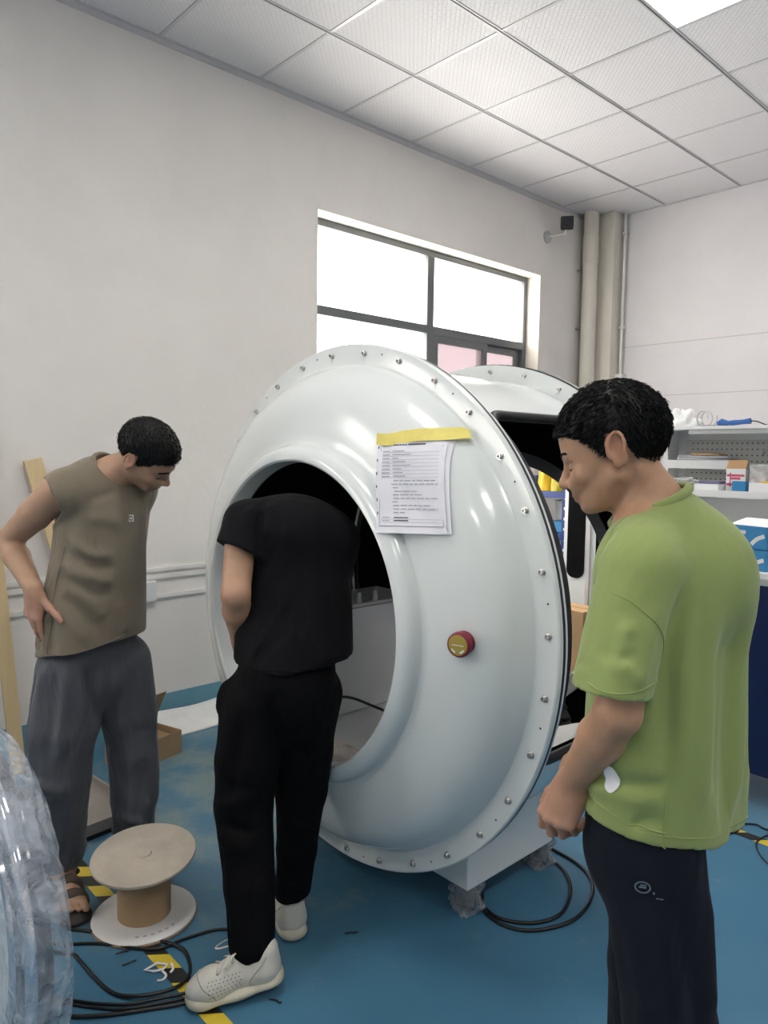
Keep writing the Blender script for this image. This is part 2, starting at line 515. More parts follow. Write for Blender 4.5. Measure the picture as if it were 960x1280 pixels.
# ---- ceiling: slab, boards and rails
ceil = struct(MB().box(-0.24, XR + 0.2, YF - 0.2, YB + 0.2, ZC + 0.03, ZC + 0.12).build('ceiling', M['dark_slot']))
xs = [0.0] + [W0 + 0.6 * i for i in range(11)]
ys = [-7.2 + 0.6 * j for j in range(16)] + [YB]
LEDS = {(3, 11), (7, 11), (3, 7), (7, 7), (3, 3), (7, 3)}
proto = {}
for i in range(len(xs) - 1):
    for j in range(len(ys) - 1):
        x0, x1, y0, y1 = xs[i], xs[i + 1], ys[j], ys[j + 1]
        if (i, j) in LEDS:
            r = empty('led_panel_light', (x0, y0, ZC - 0.004), label=None)
            w = x1 - x0
            MB().box(0.022, w - 0.022, 0.022, 0.578, 0.0, 0.012).build('diffuser', M['led'], r)
            f = MB()
            f.box(0.012, w - 0.012, 0.012, 0.022, -0.002, 0.014); f.box(0.012, w - 0.012, 0.578, 0.588, -0.002, 0.014)
            f.box(0.012, 0.022, 0.022, 0.578, -0.002, 0.014); f.box(w - 0.022, w - 0.012, 0.022, 0.578, -0.002, 0.014)
            f.build('frame', M['alu'], r)
            if (i, j) == (3, 11):
                tag(r, 'bright square LED panel set into the ceiling grid at the top of the picture', 'ceiling light', 'LED panels in the ceiling grid')
            else:
                tag(r, 'square LED panel in the ceiling grid overhead, out of the picture', 'ceiling light', 'LED panels in the ceiling grid')
            continue
        key = (round(x1 - x0, 3), round(y1 - y0, 3))
        if key not in proto:
            t = MB().box(0.010, key[0] - 0.010, 0.010, key[1] - 0.010, 0.0, 0.012, bevel=0.003).build('ceiling_tile', M['tile'], ceil)
            t.location = (x0, y0, ZC + 0.002); proto[key] = t
        else:
            inst(proto[key], 'ceiling_tile', (x0, y0, ZC + 0.002), parent=ceil)
for x in xs[1:]:
    mb = MB(); mb.box(x - 0.012, x + 0.012, YF, YB, ZC - 0.002, ZC + 0.004)
    mb.mi = 1; mb.box(x - 0.003, x + 0.003, YF, YB, ZC - 0.004, ZC - 0.001)
    mb.build('main_rail', [M['alu'], M['dark_slot']], ceil)
for y in ys[1:-1]:
    MB().box(0.0, XR, y - 0.009, y + 0.009, ZC - 0.001, ZC + 0.004).build('cross_rail', M['alu'], ceil)
tr = MB()
tr.box(0.0, 0.024, YF, YB, ZC - 0.004, ZC + 0.01)
tr.box(0.0, 0.010, YF, YB, ZC - 0.030, ZC - 0.004)
struct(tr.build('trim_1', M['alu']))
struct(MB().box(0.0, XR, YB - 0.02, YB, ZC - 0.006, ZC + 0.01).build('trim_2', M['alu']))

# ---- windows
def window(n, W, split, sub):
    y0, y1, z0, z1 = W
    root = struct(empty(f'window_{n}'))
    X = -0.155       # plane of the frame
    t, d = 0.045, 0.06
    def bar(a0, a1, b0, b1, name='frame_bar', dd=d, x=X):
        MB().box(x - dd / 2, x + dd / 2, a0, a1, b0, b1, bevel=0.004).build(name, M['frame_dark'], root)
    # plastered reveals
    MB().box(-0.24, 0.001, y1 - 0.012, y1 + 0.001, z0, z1).build('reveal', M['reveal'], root)
    MB().box(-0.24, 0.001, y0 - 0.001, y0 + 0.012, z0, z1).build('reveal', M['reveal'], root)
    MB().box(-0.24, 0.001, y0, y1, z1 - 0.012, z1 + 0.001).build('reveal', M['reveal'], root)
    MB().box(-0.24, 0.03, y0 - 0.03, y1 + 0.03, z0 - 0.03, z0 + 0.004).build('window_sill', M['reveal'], root)
    a0, a1, b0, b1 = y0 + 0.012, y1 - 0.012, z0 + 0.004, z1 - 0.012
    bar(a0, a0 + t, b0, b1); bar(a1 - t, a1, b0, b1)
    bar(a0 + t, a1 - t, b1 - t, b1); bar(a0 + t, a1 - t, b0, b0 + t)
    ym = split; zm = 2.42
    bar(ym - 0.035, ym + 0.035, b0 + t, b1 - t)
    bar(a0 + t, ym - 0.035, zm - 0.03, zm + 0.03); bar(ym + 0.035, a1 - t, zm - 0.03, zm + 0.03)
    def pane(p0, p1, q0, q1, m, x=X):
        MB().box(x - 0.003, x + 0.003, p0, p1, q0, q1).build('pane', m, root)
    pane(a0 + t, ym - 0.035, zm + 0.03, b1 - t, M['pane']); pane(ym + 0.035, a1 - t, zm + 0.03, b1 - t, M['pane'])
    pane(a0 + t, ym - 0.035, b0 + t, zm - 0.03, M['pane'])
    # sliding sashes in the lower right light
    ys_ = sub
    for (p0, p1, xx) in ((ym + 0.035, ys_ + 0.03, X + 0.012), (ys_ - 0.03, a1 - t, X - 0.022)):
        q0, q1 = b0 + t, zm - 0.03
        bar(p0, p0 + 0.055, q0, q1, 'sash_bar', 0.03, xx); bar(p1 - 0.055, p1, q0, q1, 'sash_bar', 0.03, xx)
        bar(p0 + 0.055, p1 - 0.055, q1 - 0.055, q1, 'sash_bar', 0.03, xx); bar(p0 + 0.055, p1 - 0.055, q0, q0 + 0.06, 'sash_bar', 0.03, xx)
        pane(p0 + 0.055, p1 - 0.055, q0 + 0.06, q1 - 0.055, M['pane_pink'], xx)
    return root
window(1, WIN, 0.36, 0.99)
window(2, WIN2, -5.2, -4.6)

# ---- corner pipework
r = empty('drain_pipe', (0.100, 2.105, 0), label='fat cream drain pipe with a socket collar in the corner beside the window wall', cat='pipe')
MB().cyl((0, 0, 0), (0, 0, ZC), 0.064, seg=28, caps=False).build('pipe', M['cream_pipe'], r, 40)
MB().lathe([(0.0645, 3.17), (0.068, 3.175), (0.068, 3.40), (0.0645, 3.41)], 28).build('collar', M['cream_pipe'], r, 40)
for z in (2.62, 3.12):
    MB().cyl((-0.05, -0.03, z), (-0.10, -0.045, z), 0.008, seg=8).build('bracket', M['steel_dark'], r, 40)
c = struct(MB().box(0.118, 0.268, 2.195, YB, 0, ZC, bevel=0.004).build('trim_3', M['cream_pipe']))
r = empty('conduit', (0.302, 2.315, 0), label='thin white conduit running up the back wall beside the boxed column', cat='conduit')
MB().cyl((0, 0, 0), (0, 0, ZC), 0.013, seg=14, caps=False).build('tube', M['duct'], r, 40)
for z in (3.42, 2.62, 1.6):
    MB().box(-0.02, 0.02, -0.016, 0.035, z, z + 0.02, bevel=0.002).build('clip', M['duct'], r)
MB().box(-0.045, 0.04, -0.035, 0.035, 2.18, 2.23, bevel=0.006).build('junction_box', M['duct'], r)

# ---- security camera on an arm
r = empty('security_camera', (0, 1.60, 3.31), label='small black security camera on a thin white arm high on the window wall', cat='camera')
MB().lathe([(0, 0), (0.05, 0), (0.05, 0.01), (0.035, 0.022), (0.012, 0.026), (0, 0.026)], 24, rot_to((1, 0, 0))).build('mount_plate', M['grey_metal'], r, 40)
arm = MB().tube(smooth_path([(0.02, 0, 0), (0.08, 0.03, 0.005), (0.135, 0.065, 0.015)], 5), 0.008, 10).build('arm', M['duct'], r, 60)
MB().cyl((0.135, 0.065, 0.004), (0.138, 0.068, 0.06), 0.012, seg=12).build('swivel', M['duct'], r, 40)
mt = Matrix.Translation((0.142, 0.072, 0.10)) @ rot_to((0.55, -0.8, -0.22), (0.8, 0.55, 0))
hd = MB().box(-0.052, 0.052, -0.052, 0.052, -0.05, 0.055, mt, bevel=0.018).build('camera_head', M['black_plastic'], r, 40)
MB().lathe([(0, 0.058), (0.028, 0.058), (0.033, 0.052), (0.036, 0.045)], 24, mt).build('lens_bezel', M['navy_gloss'], hd, 40)

# ---- plastic trunking along the window wall
def trunk(z, h, y0, y1, label):
    o = MB().box(0, 0.016, y0, y1, z, z + h, bevel=0.003).build('cable_trunking', M['duct'])
    return tag(o, label, 'trunking')
trunk(0.866, 0.022, -5.0, 1.2, 'upper white plastic cable trunking on the window wall, topmost of three runs')
trunk(0.826, 0.026, -5.0, 1.2, 'middle white plastic cable trunking running just below the top run on the window wall')
trunk(0.722, 0.022, -5.0, 1.2, 'lowest white plastic cable trunking on the window wall, at socket height')
r = empty('wall_socket', (0, -1.90, 0.765), label='white square wall socket box between the trunking runs', cat='socket')
MB().box(0, 0.034, -0.043, 0.043, -0.058, 0.058, bevel=0.005).build('back_box', M['duct'], r, 40)
MB().box(0.034, 0.040, -0.036, 0.036, -0.05, 0.05, bevel=0.002).build('face_plate', M['white_metal'], r, 40)

# ---- hazard tape on the floor: alternating slanted bands
def hazard(y, x0, x1, label, w=0.052, ph=0.0):
    r = empty('hazard_tape', (x0, y, 0), label=label, cat='floor tape', group='hazard tapes stuck to the floor')
    p = 0.078; n = int((x1 - x0) / p)
    py_ = pk_ = None
    for k in range(n):
        m = M['haz_k'] if (k % 2) else M['haz_y']
        src = pk_ if k % 2 else py_
        if src is None:
            o = MB().prism([(0, -w / 2), (p, -w / 2), (p + 0.04, w / 2), (0.04, w / 2)], 0.0009).build('stripe', m, r)
            if k % 2: pk_ = o
            else: py_ = o
        else:
            o = inst(src, 'stripe', parent=r)
        o.location = (k * p + ph, 0, 0.0003)
    return r
hazard(-2.652, -0.02 + 0.9, 3.1, 'yellow and black striped hazard tape running under the cable spool')
hazard(-0.585, 2.3, 4.6, 'yellow and black hazard tape on the floor beside the navy workbench', w=0.05)

# ================================================================== THE CHAMBER
XM, ZM = 1.74, 0.987
chamber = empty('capsule_chamber', (XM, -1.63, 0), label='large glossy white drum-shaped capsule with a round front opening and bolted flanges', cat='capsule')
AX = Matrix.Translation((0, 0, ZM)) @ rot_to((0, -1, 0), (1, 0, 0))     # local z -> world -y, axis at ZM

FY, RY = 0.37, 0.37     # half length: flanges at y = -2.0 and -1.26
# end shell profile, (r, distance in front of the flange plane)
PROF = [(0.877, -0.010), (0.877, 0.004), (0.873, 0.008), (0.818, 0.009), (0.808, 0.012), (0.801, 0.022), (0.794, 0.040),
        (0.782, 0.062), (0.764, 0.086), (0.740, 0.107), (0.712, 0.124), (0.680, 0.137), (0.645, 0.147), (0.61, 0.155), (0.58, 0.161), (0.556, 0.166),
        (0.548, 0.170), (0.544, 0.178), (0.541, 0.190), (0.534, 0.202), (0.522, 0.212), (0.507, 0.218), (0.496, 0.219), (0.490, 0.214), (0.488, 0.205), (0.488, 0.150)]
PIN = [(0.538, 0.1397), (0.56, 0.135), (0.64, 0.118), (0.70, 0.090), (0.745, 0.05), (0.765, 0.0), (0.765, -0.010)]
FM = AX @ Matrix.Translation((0, 0, FY))
RMx = AX @ Matrix.Translation((0, 0, -RY)) @ Matrix.Rotation(PI, 4, 'X')
for nm, mtx in (('front_shell', FM), ('rear_shell', RMx)):
    sh = MB().lathe(PROF, 128, mtx).build(nm, M['gel'], chamber, 30)
    MB().lathe(PIN, 96, mtx).build('inner_lining', M['lining'], sh, 30)
    MB().lathe([(0.488, 0.151), (0.488, 0.146), (0.495, 0.143), (0.538, 0.1365)], 96, mtx).build('inner_rim', M['rim_grey'], sh, 30)
    # seal and mating flange of the barrel
    MB().lathe([(0.765, -0.022), (0.8765, -0.022), (0.8765, -0.010), (0.765, -0.010)], 128, mtx, closed=True).build('gasket', M['rubber'], chamber, 30)
    fl = MB().lathe([(0.78, -0.036), (0.873, -0.036), (0.873, -0.022), (0.78, -0.022)], 128, mtx, closed=True).build('barrel_flange', M['gel'], chamber, 30)

# bolts: socket cap screw with a washer, 32 round each flange
bm_ = MB()
bm_.lathe([(0.0, 0.0005), (0.0105, 0.0005), (0.0105, 0.0025), (0.0, 0.0025)], 14)
bm_.lathe([(0.0075, 0.0025), (0.0075, 0.010), (0.0068, 0.0108), (0.0042, 0.0108), (0.0042, 0.005), (0, 0.005)], 12)
bolt = None
pin_ = None
for mtx in (FM, RMx):
    for k in range(32):
        a = 2 * PI * (k + 0.32) / 32
        T = mtx @ Matrix.Translation((0.846 * math.cos(a), 0.846 * math.sin(a), 0.0085))
        if mtx is RMx: T = mtx @ Matrix.Translation((0.846 * math.cos(a), 0.846 * math.sin(a), -0.036)) @ Matrix.Rotation(PI, 4, 'X')
        if bolt is None:
            bolt = bm_.build('flange_bolt', M['steel'], chamber, 30); o = bolt
        else:
            o = inst(bolt, 'flange_bolt', parent=chamber)
        o.matrix_local = T
    for k in range(0, 32 if mtx is FM else 0, 2):
        a = 2 * PI * (k + 0.82) / 32
        T = mtx @ Matrix.Translation((0.850 * math.cos(a), 0.850 * math.sin(a), 0.0092))
        if pin_ is None:
            pin_ = MB().lathe([(0, 0), (0.003, 0), (0.003, 0.0004), (0, 0.0004)], 8).build('pilot_hole', M['hole'], chamber)
            o = pin_
        else:
            o = inst(pin_, 'pilot_hole', parent=chamber)
        o.matrix_local = T

# barrel with a rounded window opening in its +x side. u: angle, v: along y
RB = 0.812
A_LO, A_HI = math.radians(-27.0), math.radians(52.0)
Y_LO, Y_HI = -0.252, 0.285            # relative to the chamber centre
def cyl_pt(a, y, r): return Vector((r * math.cos(a), y, ZM + r * math.sin(a)))
def barrel(r, name, m, th=None):
    mb = MB()
    na, ny = 120, 24
    am = [A_HI + (2 * PI - (A_HI - A_LO)) * i / na for i in range(na + 1)]
    mb.grid(lambda u, v: cyl_pt(A_HI + (2 * PI - (A_HI - A_LO)) * u, -FY + 0.022 + (FY + RY - 0.044) * v, r), na, 4)
    for (y0, y1) in ((-FY + 0.022, Y_LO), (Y_HI, RY - 0.022)):
        mb.grid(lambda u, v, y0=y0, y1=y1: cyl_pt(A_LO + (A_HI - A_LO) * u, y0 + (y1 - y0) * v, r), 40, 2)
    # rounded corners
    rc = 0.075; 
    for sa, sy in ((1, 1), (1, -1), (-1, 1), (-1, -1)):
        aC = A_HI if sa > 0 else A_LO; yC = Y_HI if sy > 0 else Y_LO
        c0 = mb.bm.verts.new(cyl_pt(aC, yC, r))
        pv = None
        for k in range(9):
            t = (PI / 2) * k / 8
            a = aC - sa * (rc / r) * (1 - math.cos(t)); y = yC - sy * rc * (1 - math.sin(t))
            v = mb.bm.verts.new(cyl_pt(a, y, r))
            if pv: mb.face([c0, pv, v])
            pv = v
    return mb.build(name, m, chamber, 60)
barrel(RB, 'barrel', M['gel'])
bl = barrel(RB - 0.03, 'barrel_lining', M['lining'])
# rubber window surround following the rounded opening
def win_loop(off, r, n=10):
    rc = 0.075 - off
    pts = []
    for sa, sy, t0 in ((1, 1, 0), (-1, 1, 1), (-1, -1, 2), (1, -1, 3)):
        aC = A_HI if sa > 0 else A_LO; yC = Y_HI if sy > 0 else Y_LO
        for k in range(n + 1):
            t = (PI / 2) * k / n
            if t0 % 2 == 0: ca, cy = math.cos(t), math.sin(t)
            else: ca, cy = math.sin(t), math.cos(t)
            ca, cy = (math.cos(PI / 2 - t), math.sin(PI / 2 - t)) if t0 in (1, 3) else (ca, cy)
            pts.append((aC - sa * (off / r) - sa * (rc / r) * (1 - ca), yC - sy * off - sy * rc * (1 - cy)))
    # order the loop by angle about its centre
    am, ym = (A_LO + A_HI) / 2, (Y_LO + Y_HI) / 2
    pts.sort(key=lambda q: math.atan2((q[0] - am) / (A_HI - A_LO), (q[1] - ym) / (Y_HI - Y_LO)))
    dense = []
    for i in range(len(pts)):
        p, q = pts[i], pts[(i + 1) % len(pts)]
        L = math.hypot((q[0] - p[0]) * r, q[1] - p[1]); m = max(1, int(L / 0.03))
        for k in range(m): dense.append((p[0] + (q[0] - p[0]) * k / m, p[1] + (q[1] - p[1]) * k / m))
    return [cyl_pt(a, y, r) for a, y in dense]
lp = win_loop(0.004, RB)
mb = MB()
prof = [(RB + 0.008, -0.014), (RB + 0.010, 0.0), (RB + 0.004, 0.016), (RB - 0.012, 0.020), (RB - 0.05, 0.020), (RB - 0.052, 0.006)]
rings = [[mb.bm.verts.new(p) for p in win_loop(o, r_)] for r_, o in prof]
n0 = min(len(x) for x in rings)
if all(len(x) == n0 for x in rings):
    for A, B in zip(rings[:-1], rings[1:]):
        for i in range(n0): mb.face([A[i], A[(i + 1) % n0], B[(i + 1) % n0], B[i]])
    mb.build('window_seal', M['rubber'], chamber, 50)
else:
    mb.bm.free()
    MB().tube(lp, 0.016, 8, closed=True).build('window_seal', M['rubber'], chamber, 50)

# base box, casters
b = MB().prism([(-0.465, -0.225), (0.465, -0.225), (0.465, 0.245), (-0.465, 0.245)], 0.30).build('base_box', M['gel'], chamber)
b.location = (0, 0, 0.11)
bv = b.modifiers.new('bevel', 'BEVEL'); bv.width = 0.008; bv.segments = 3
def caster(x, y):
    c = empty('caster', (x, y, 0), rz=0.5, parent=chamber)
    MB().cyl((0, -0.014, 0.036), (0, 0.014, 0.036), 0.036, seg=24).build('wheel', M['black_plastic'], c, 40)
    f = MB(); f.box(-0.03, 0.03, -0.024, -0.018, 0.03, 0.095); f.box(-0.03, 0.03, 0.018, 0.024, 0.03, 0.095); f.box(-0.035, 0.035, -0.03, 0.03, 0.092, 0.109)
    f.build('fork', M['steel_dark'], c)
    w = MB()
    def fn(u, v):
        a = 2 * PI * u; h = 0.112 * v
        r_ = 0.050 + 0.012 * math.sin(3 * a + 9 * v) * (1 - v * 0.5) + 0.006 * math.sin(7 * a - 14 * v)
        return Vector((r_ * math.cos(a), 0.8 * r_ * math.sin(a), 0.004 + h))
    w.grid(fn, 40, 14)
    w.build('wrapping_film', M['film_grey'], c, 50)
    return c
for x in (0.41, -0.41):
    for y in (-0.165, 0.24):
        caster(x, y)

# emergency stop on the right of the front shell
def shell_y(r):
    for (r0, d0), (r1, d1) in zip(PROF[4:16], PROF[5:17]):
        if r1 <= r <= r0 and r > 0.575: return d0 + (d1 - d0) * (r0 - r) / (r0 - r1)
    if r > 0.808: return 0.012
    return min(0.224, 0.162 + (0.575 - r) * 0.75)
def on_shell(x, z):
    """point and outward normal of the front shell at chamber x, height z"""
    r = math.hypot(x, z - ZM); e = 0.004
    s = (shell_y(r + e) - shell_y(r - e)) / (2 * e)
    n = Vector((-s * x / r, -1.0, -s * (z - ZM) / r)).normalized()
    return Vector((x, -FY - shell_y(r), z)), n
p, n = on_shell(0.672, 1.012)
es = empty('emergency_stop', (0, 0, 0), parent=chamber)
T = Matrix.Translation(p) @ rot_to(n, (1, 0, 0))
MB().lathe([(0.0, 0.0), (0.031, 0.0), (0.031, 0.004), (0.026, 0.008), (0.02, 0.010), (0.02, 0.016), (0, 0.016)], 28, T).build('collar', M['red'], es, 30)
MB().lathe([(0.022, 0.012), (0.030, 0.016), (0.0335, 0.022), (0.0335, 0.034), (0.031, 0.039), (0.028, 0.040), (0, 0.040)], 32, T).build('mushroom_head', M['red'], es, 30)
lb = MB().lathe([(0, 0.0402), (0.027, 0.0402), (0.026, 0.0412), (0, 0.0412)], 32, T).build('label_disc', M['ylabel'], es, 30)
wl = MB()
wl.box(-0.016, 0.016, -0.001, 0.001, 0.0412, 0.0416, T)
for k in range(3):
    for s in (-1, 1):
        a = -PI / 2 + s * (0.45 + 0.22 * k)
        wl.lathe([(0, 0.0412), (0.003, 0.0412), (0.003, 0.0416), (0, 0.0416)], 6, T @ Matrix.Translation((0.020 * math.cos(a), 0.020 * math.sin(a), 0)))
wl.build('label_print', M['paper'], es)

# small black clip low on the front shell
p, n = on_shell(-0.30 + 0.28, 0.33)
clip = MB().box(-0.012, 0.012, -0.02, 0.02, 0.0, 0.022, Matrix.Translation(p) @ rot_to(n, (1, 0, -0.6)), bevel=0.003).build('latch', M['black_plastic'], chamber)

# ---- inside: dusty floor tray, white console with two studs, quilted pad, foam sheet
tr = MB().prism([(-0.48, -0.35), (-0.28, -0.45), (0.28, -0.45), (0.48, -0.35), (0.48, 0.35), (-0.48, 0.35)], 0.015, Matrix.Translation((0, 0, 0.395))).build('floor_tray', M['dirt'], chamber)
MB().tube([(-0.10, -0.42, 0.4115), (0.05, -0.33, 0.4115), (0.16, -0.30, 0.4115)], 0.003, 6).build('crack', M['card_in'], tr)
cs = MB()
cs.box(-0.66, -0.385, -0.10, 0.40, 0.41, 0.86, bevel=0.03)
con = cs.build('console', M['gel_in'], chamber, 40)
MB().box(-0.66, -0.39, -0.09, 0.39, 0.86, 0.872).build('console_top', M['grey_metal'], con)
for y in (0.07, 0.16):
    s_ = MB(); s_.cyl((-0.42, y, 0.872), (-0.42, y, 0.895), 0.014, seg=14); s_.cyl((-0.42, y, 0.895), (-0.42, y, 0.915), 0.010, seg=14)
    s_.build('stud', M['steel'], con, 40)
MB().tube(smooth_path([(-0.36, -0.30, 0.42), (-0.33, -0.12, 0.52), (-0.25, 0.02, 0.47), (-0.18, 0.10, 0.415)], 8), 0.006, 8).build('inner_cable', M['cable'], chamber, 60)
# white sill under the rear opening and quilted pad below it
T = RMx
MB().lathe([(0.487, 0.150), (0.485, 0.128), (0.49, 0.120), (0.535, 0.112), (0.545, 0.116), (0.545, 0.135)], 72, T, a0=math.radians(25), a1=math.radians(155)).build('rear_sill', M['gel'], chamber, 40)
qr = MB()
# diamond buttons: padded squares on the conical lining under the rear opening
pads = []
pad = None
for i in range(-9, 10):
    for j in range(5):
        r_ = 0.565 + 0.043 * j
        a = math.radians(90) + i * 0.043 / 0.63
        d_ = 0.128 - 0.010 * j - (0.014 if j > 3 else 0)
        P_ = T @ Vector((r_ * math.cos(a), r_ * math.sin(a), d_ - 0.012))
        if pad is None:
            def fn(u, v):
                x, y = (u - 0.5) * 0.044, (v - 0.5) * 0.044
                h = 0.012 * (1 - (2 * u - 1) ** 2) ** 0.5 * (1 - (2 * v - 1) ** 2) ** 0.5
                return Vector((x, y, h))
            pad = MB().grid(fn, 6, 6).build('quilt_pad', M['quilt'], chamber, 90); o = pad
        else:
            o = inst(pad, 'quilt_pad', parent=chamber)
        ax = (T.to_3x3() @ Vector((0, 0, -1)))
        o.matrix_local = Matrix.Translation(P_) @ rot_to(ax, T.to_3x3() @ Vector((math.cos(a), math.sin(a), 0)))
fs = MB()
def fn(u, v):
    return Vector((0.30 + 0.36 * u, -0.20 + 0.46 * v, 0.585 + 0.02 * math.sin(6 * u + 3 * v) + 0.012 * math.sin(11 * v) - 0.05 * (1 - u)))
tag(fs.grid(fn, 16, 16).build('foam_sheet', M['foam'], None, 90), 'white foam sheet lying inside the capsule at the side window sill', 'foam sheet').location = (XM, -1.63, 0)
bpy.data.objects['foam_sheet'].modifiers.new('thickness', 'SOLIDIFY').thickness = 0.006

# ---- document taped to the front shell
doc = empty('taped_document', (0, 0, 0), label='printed A4 sheets hung by yellow tape on the white capsule front', cat='document')
def shell_world(x, z, lift=0.0):
    p, n = on_shell(x, z)
    return Vector((XM + p.x, -1.63 + p.y, p.z)) + n * lift
CTL = [Vector((0.348, -0.520, 1.546)), Vector((0.545, -0.425, 1.553)), Vector((0.412, -0.585, 1.284)), Vector((0.612, -0.505, 1.292))]
def sheet_pt(s, t, lift):
    """s 0..1 across, t 0..1 down: hangs from the tape, resting on the shell and the lip"""
    q = CTL[0].lerp(CTL[1], s).lerp(CTL[2].lerp(CTL[3], s), t)
    y = min(q.y, on_shell(q.x, q.z)[0].y - 0.002) - lift
    return Vector((XM + q.x, -1.63 + y, q.z))
def sheet(ds, lift, name):
    mb = MB()
    def fn(u, v):
        curl = 0.004 * math.sin(5 * v + 2 * u) + 0.012 * max(0, v - 0.8) * u + 0.006 * math.sin(PI * v)
        return sheet_pt(u + ds, v, lift + abs(curl))
    return mb.grid(fn, 16, 20).build(name, M['paper'], doc, 180)
sheet(0.05, 0.002, 'rear_sheet'); fr = sheet(0.0, 0.006, 'front_sheet')
def ink(s0, s1, t, h, m, lift=0.0075):
    mb = MB()
    k = max(2, int((s1 - s0) * 14))
    def fn(u, v):
        s = s0 + (s1 - s0) * u; tt = t + h * v
        curl = 0.004 * math.sin(5 * tt + 2 * s) + 0.012 * max(0, tt - 0.8) * s + 0.006 * math.sin(PI * tt)
        return sheet_pt(s, tt, lift + abs(curl))
    mb.grid(fn, k, 1)
    return mb
def ink_word(s0, s1, t, h, m):
    ink(s0, s1, t, h, m).build('print_line', m, fr, 180)
# heading, table rules and text rows, as on the sheet
for k in range(5): ink_word(0.27 + k * 0.045, 0.305 + k * 0.045, 0.068, 0.012, M['ink_dark'])
ink_word(0.50, 0.75, 0.066, 0.012, M['ink_dark'])
for s in (0.05, 0.955):
    ink_word(s, s + 0.008, 0.09, 0.83, M['ink'])
ink_word(0.05, 0.96, 0.925, 0.005, M['ink_dark'])
for k in range(8):
    t = 0.125 + k * 0.038
    ink_word(0.09, 0.20, t + 0.012, 0.010, M['ink'])
    ink_word(0.25, 0.25 + [0.2, 0.3, 0.1, 0.22, 0.3, 0.14, 0.16, 0.2][k], t + 0.010, 0.009, M['ink'])
    ink_word(0.08, 0.93, t + 0.030, 0.003, M['ink'])
for k, (a, b_) in enumerate([(0.25, 0.9), (0.22, 0.92), (0.24, 0.32), (0.26, 0.6), (0.24, 0.7), (0.25, 0.92), (0.23, 0.3), (0.24, 0.78), (0.24, 0.9), (0.24, 0.4)]):
    t = 0.45 + k * 0.037
    s = a
    while s < b_ - 0.02:
        w = random.uniform(0.05, 0.13); ink_word(s, min(s + w, b_), t, 0.010, M['ink']); s += w + 0.018
for t in (0.835, 0.865): ink_word(0.09, 0.19, t, 0.009, M['ink']); ink_word(0.25, 0.45, t, 0.009, M['ink_dark']); ink_word(0.06, 0.95, t + 0.02, 0.003, M['ink'])
for k in range(6): ink_word(0.012, 0.026, 0.08 + 0.14 * k, 0.03, M['ink_dark'])
mb = MB()
mb.grid(lambda u, v: shell_world(0.335 + 0.245 * u + 0.006 * v, 1.560 + 0.014 * u - 0.034 * v - (0.005 * math.sin(9 * u) if u < 0.3 else 0), 0.014 + 0.002 * math.sin(14 * u)), 20, 3)
mb.build('yellow_tape', M['ytape'], doc, 180)

# ================================================================== THINGS ON THE FLOOR
# ---- cable spool
sp = empty('cable_spool', (1.475, -2.60, 0), label='empty cardboard cable spool with a pale grey top disc and white base disc', cat='cable spool')
dz = [(0, 0.004), (0.158, 0.004), (0.162, 0.007), (0.162, 0.011), (0.158, 0.014), (0.07, 0.014), (0, 0.014)]
ds = MB().lathe(dz, 56).build('base_disc', M['pulp_w'], sp, 40)
MB().lathe([(0, 0.0), (0.163, 0.0), (0.165, 0.004), (0.1625, 0.0075), (0, 0.0042)], 56).build('disc_edge', M['card_in'], ds, 40)
MB().lathe([(0.083, 0.013), (0.083, 0.195), (0.078, 0.195), (0.078, 0.013)], 48, closed=True).build('core_tube', M['card'], sp, 40)
tilt = Matrix.Translation((0.0, 0.0, 0.208)) @ Matrix.Rotation(math.radians(6.0), 4, Vector((0.70, 0.62, 0)))
MB().lathe([(0, -0.006), (0.16, -0.008), (0.163, -0.003), (0.162, 0.003), (0.150, 0.004), (0.10, 0.000), (0.05, -0.001), (0.025, 0.001), (0.022, 0.006), (0.012, 0.004), (0, 0.004)], 64, tilt).build('top_disc', M['pulp'], sp, 40)
mk = None
for k in range(12):
    a = 2.2 + 0.16 * k if k < 6 else 4.6 + 0.18 * k
    o = MB().box(-0.003, 0.003, -0.005, 0.005, 0.0142, 0.0145).build('stamp_mark', M['ink'], ds) if mk is None else inst(mk, 'stamp_mark', parent=ds)
    mk = mk or o
    o.location = (0.128 * math.cos(a), 0.128 * math.sin(a), 0); o.rotation_euler = (0, 0, a)

# ---- black cables
def cable(pts, r, label, n=10):
    o = MB().tube(smooth_path([(x, y, r + (z if z else 0.0)) for x, y, z in pts], n), r, 8).build('power_cable', M['cable'], None, 60)
    return tag(o, label, 'cable')

cable([(1.388, -2.809, 0), (1.46, -2.751, 0), (1.544, -2.685, 0), (1.631, -2.622, 0), (1.716, -2.592, 0.006), (1.778, -2.601, 0), (1.827, -2.63, 0), (1.852, -2.677, 0.006), (1.838, -2.734, 0.007), (1.803, -2.787, 0.006), (1.746, -2.819, 0), (1.655, -2.832, 0), (1.558, -2.837, 0), (1.514, -2.844, 0), (1.44, -2.90, 0)],
      0.0052, 'black cable looping in a wide circle on the floor in front of the spool')
cable([(1.40, -2.90, 0), (1.462, -2.833, 0), (1.52, -2.765, 0), (1.655, -2.655, 0.002), (1.672, -2.56, 0), (1.697, -2.467, 0), (1.747, -2.411, 0), (1.80, -2.33, 0), (1.74, -2.16, 0)],
      0.0048, 'black cable curving past the right of the spool base to the man in black')
cable([(1.60, -3.0, 0), (1.697, -2.914, 0), (1.755, -2.867, 0), (1.815, -2.804, 0), (1.853, -2.73, 0), (1.885, -2.66, 0), (1.92, -2.56, 0)],
      0.0042, 'thin black cable, uppermost of three side by side at the bottom left')
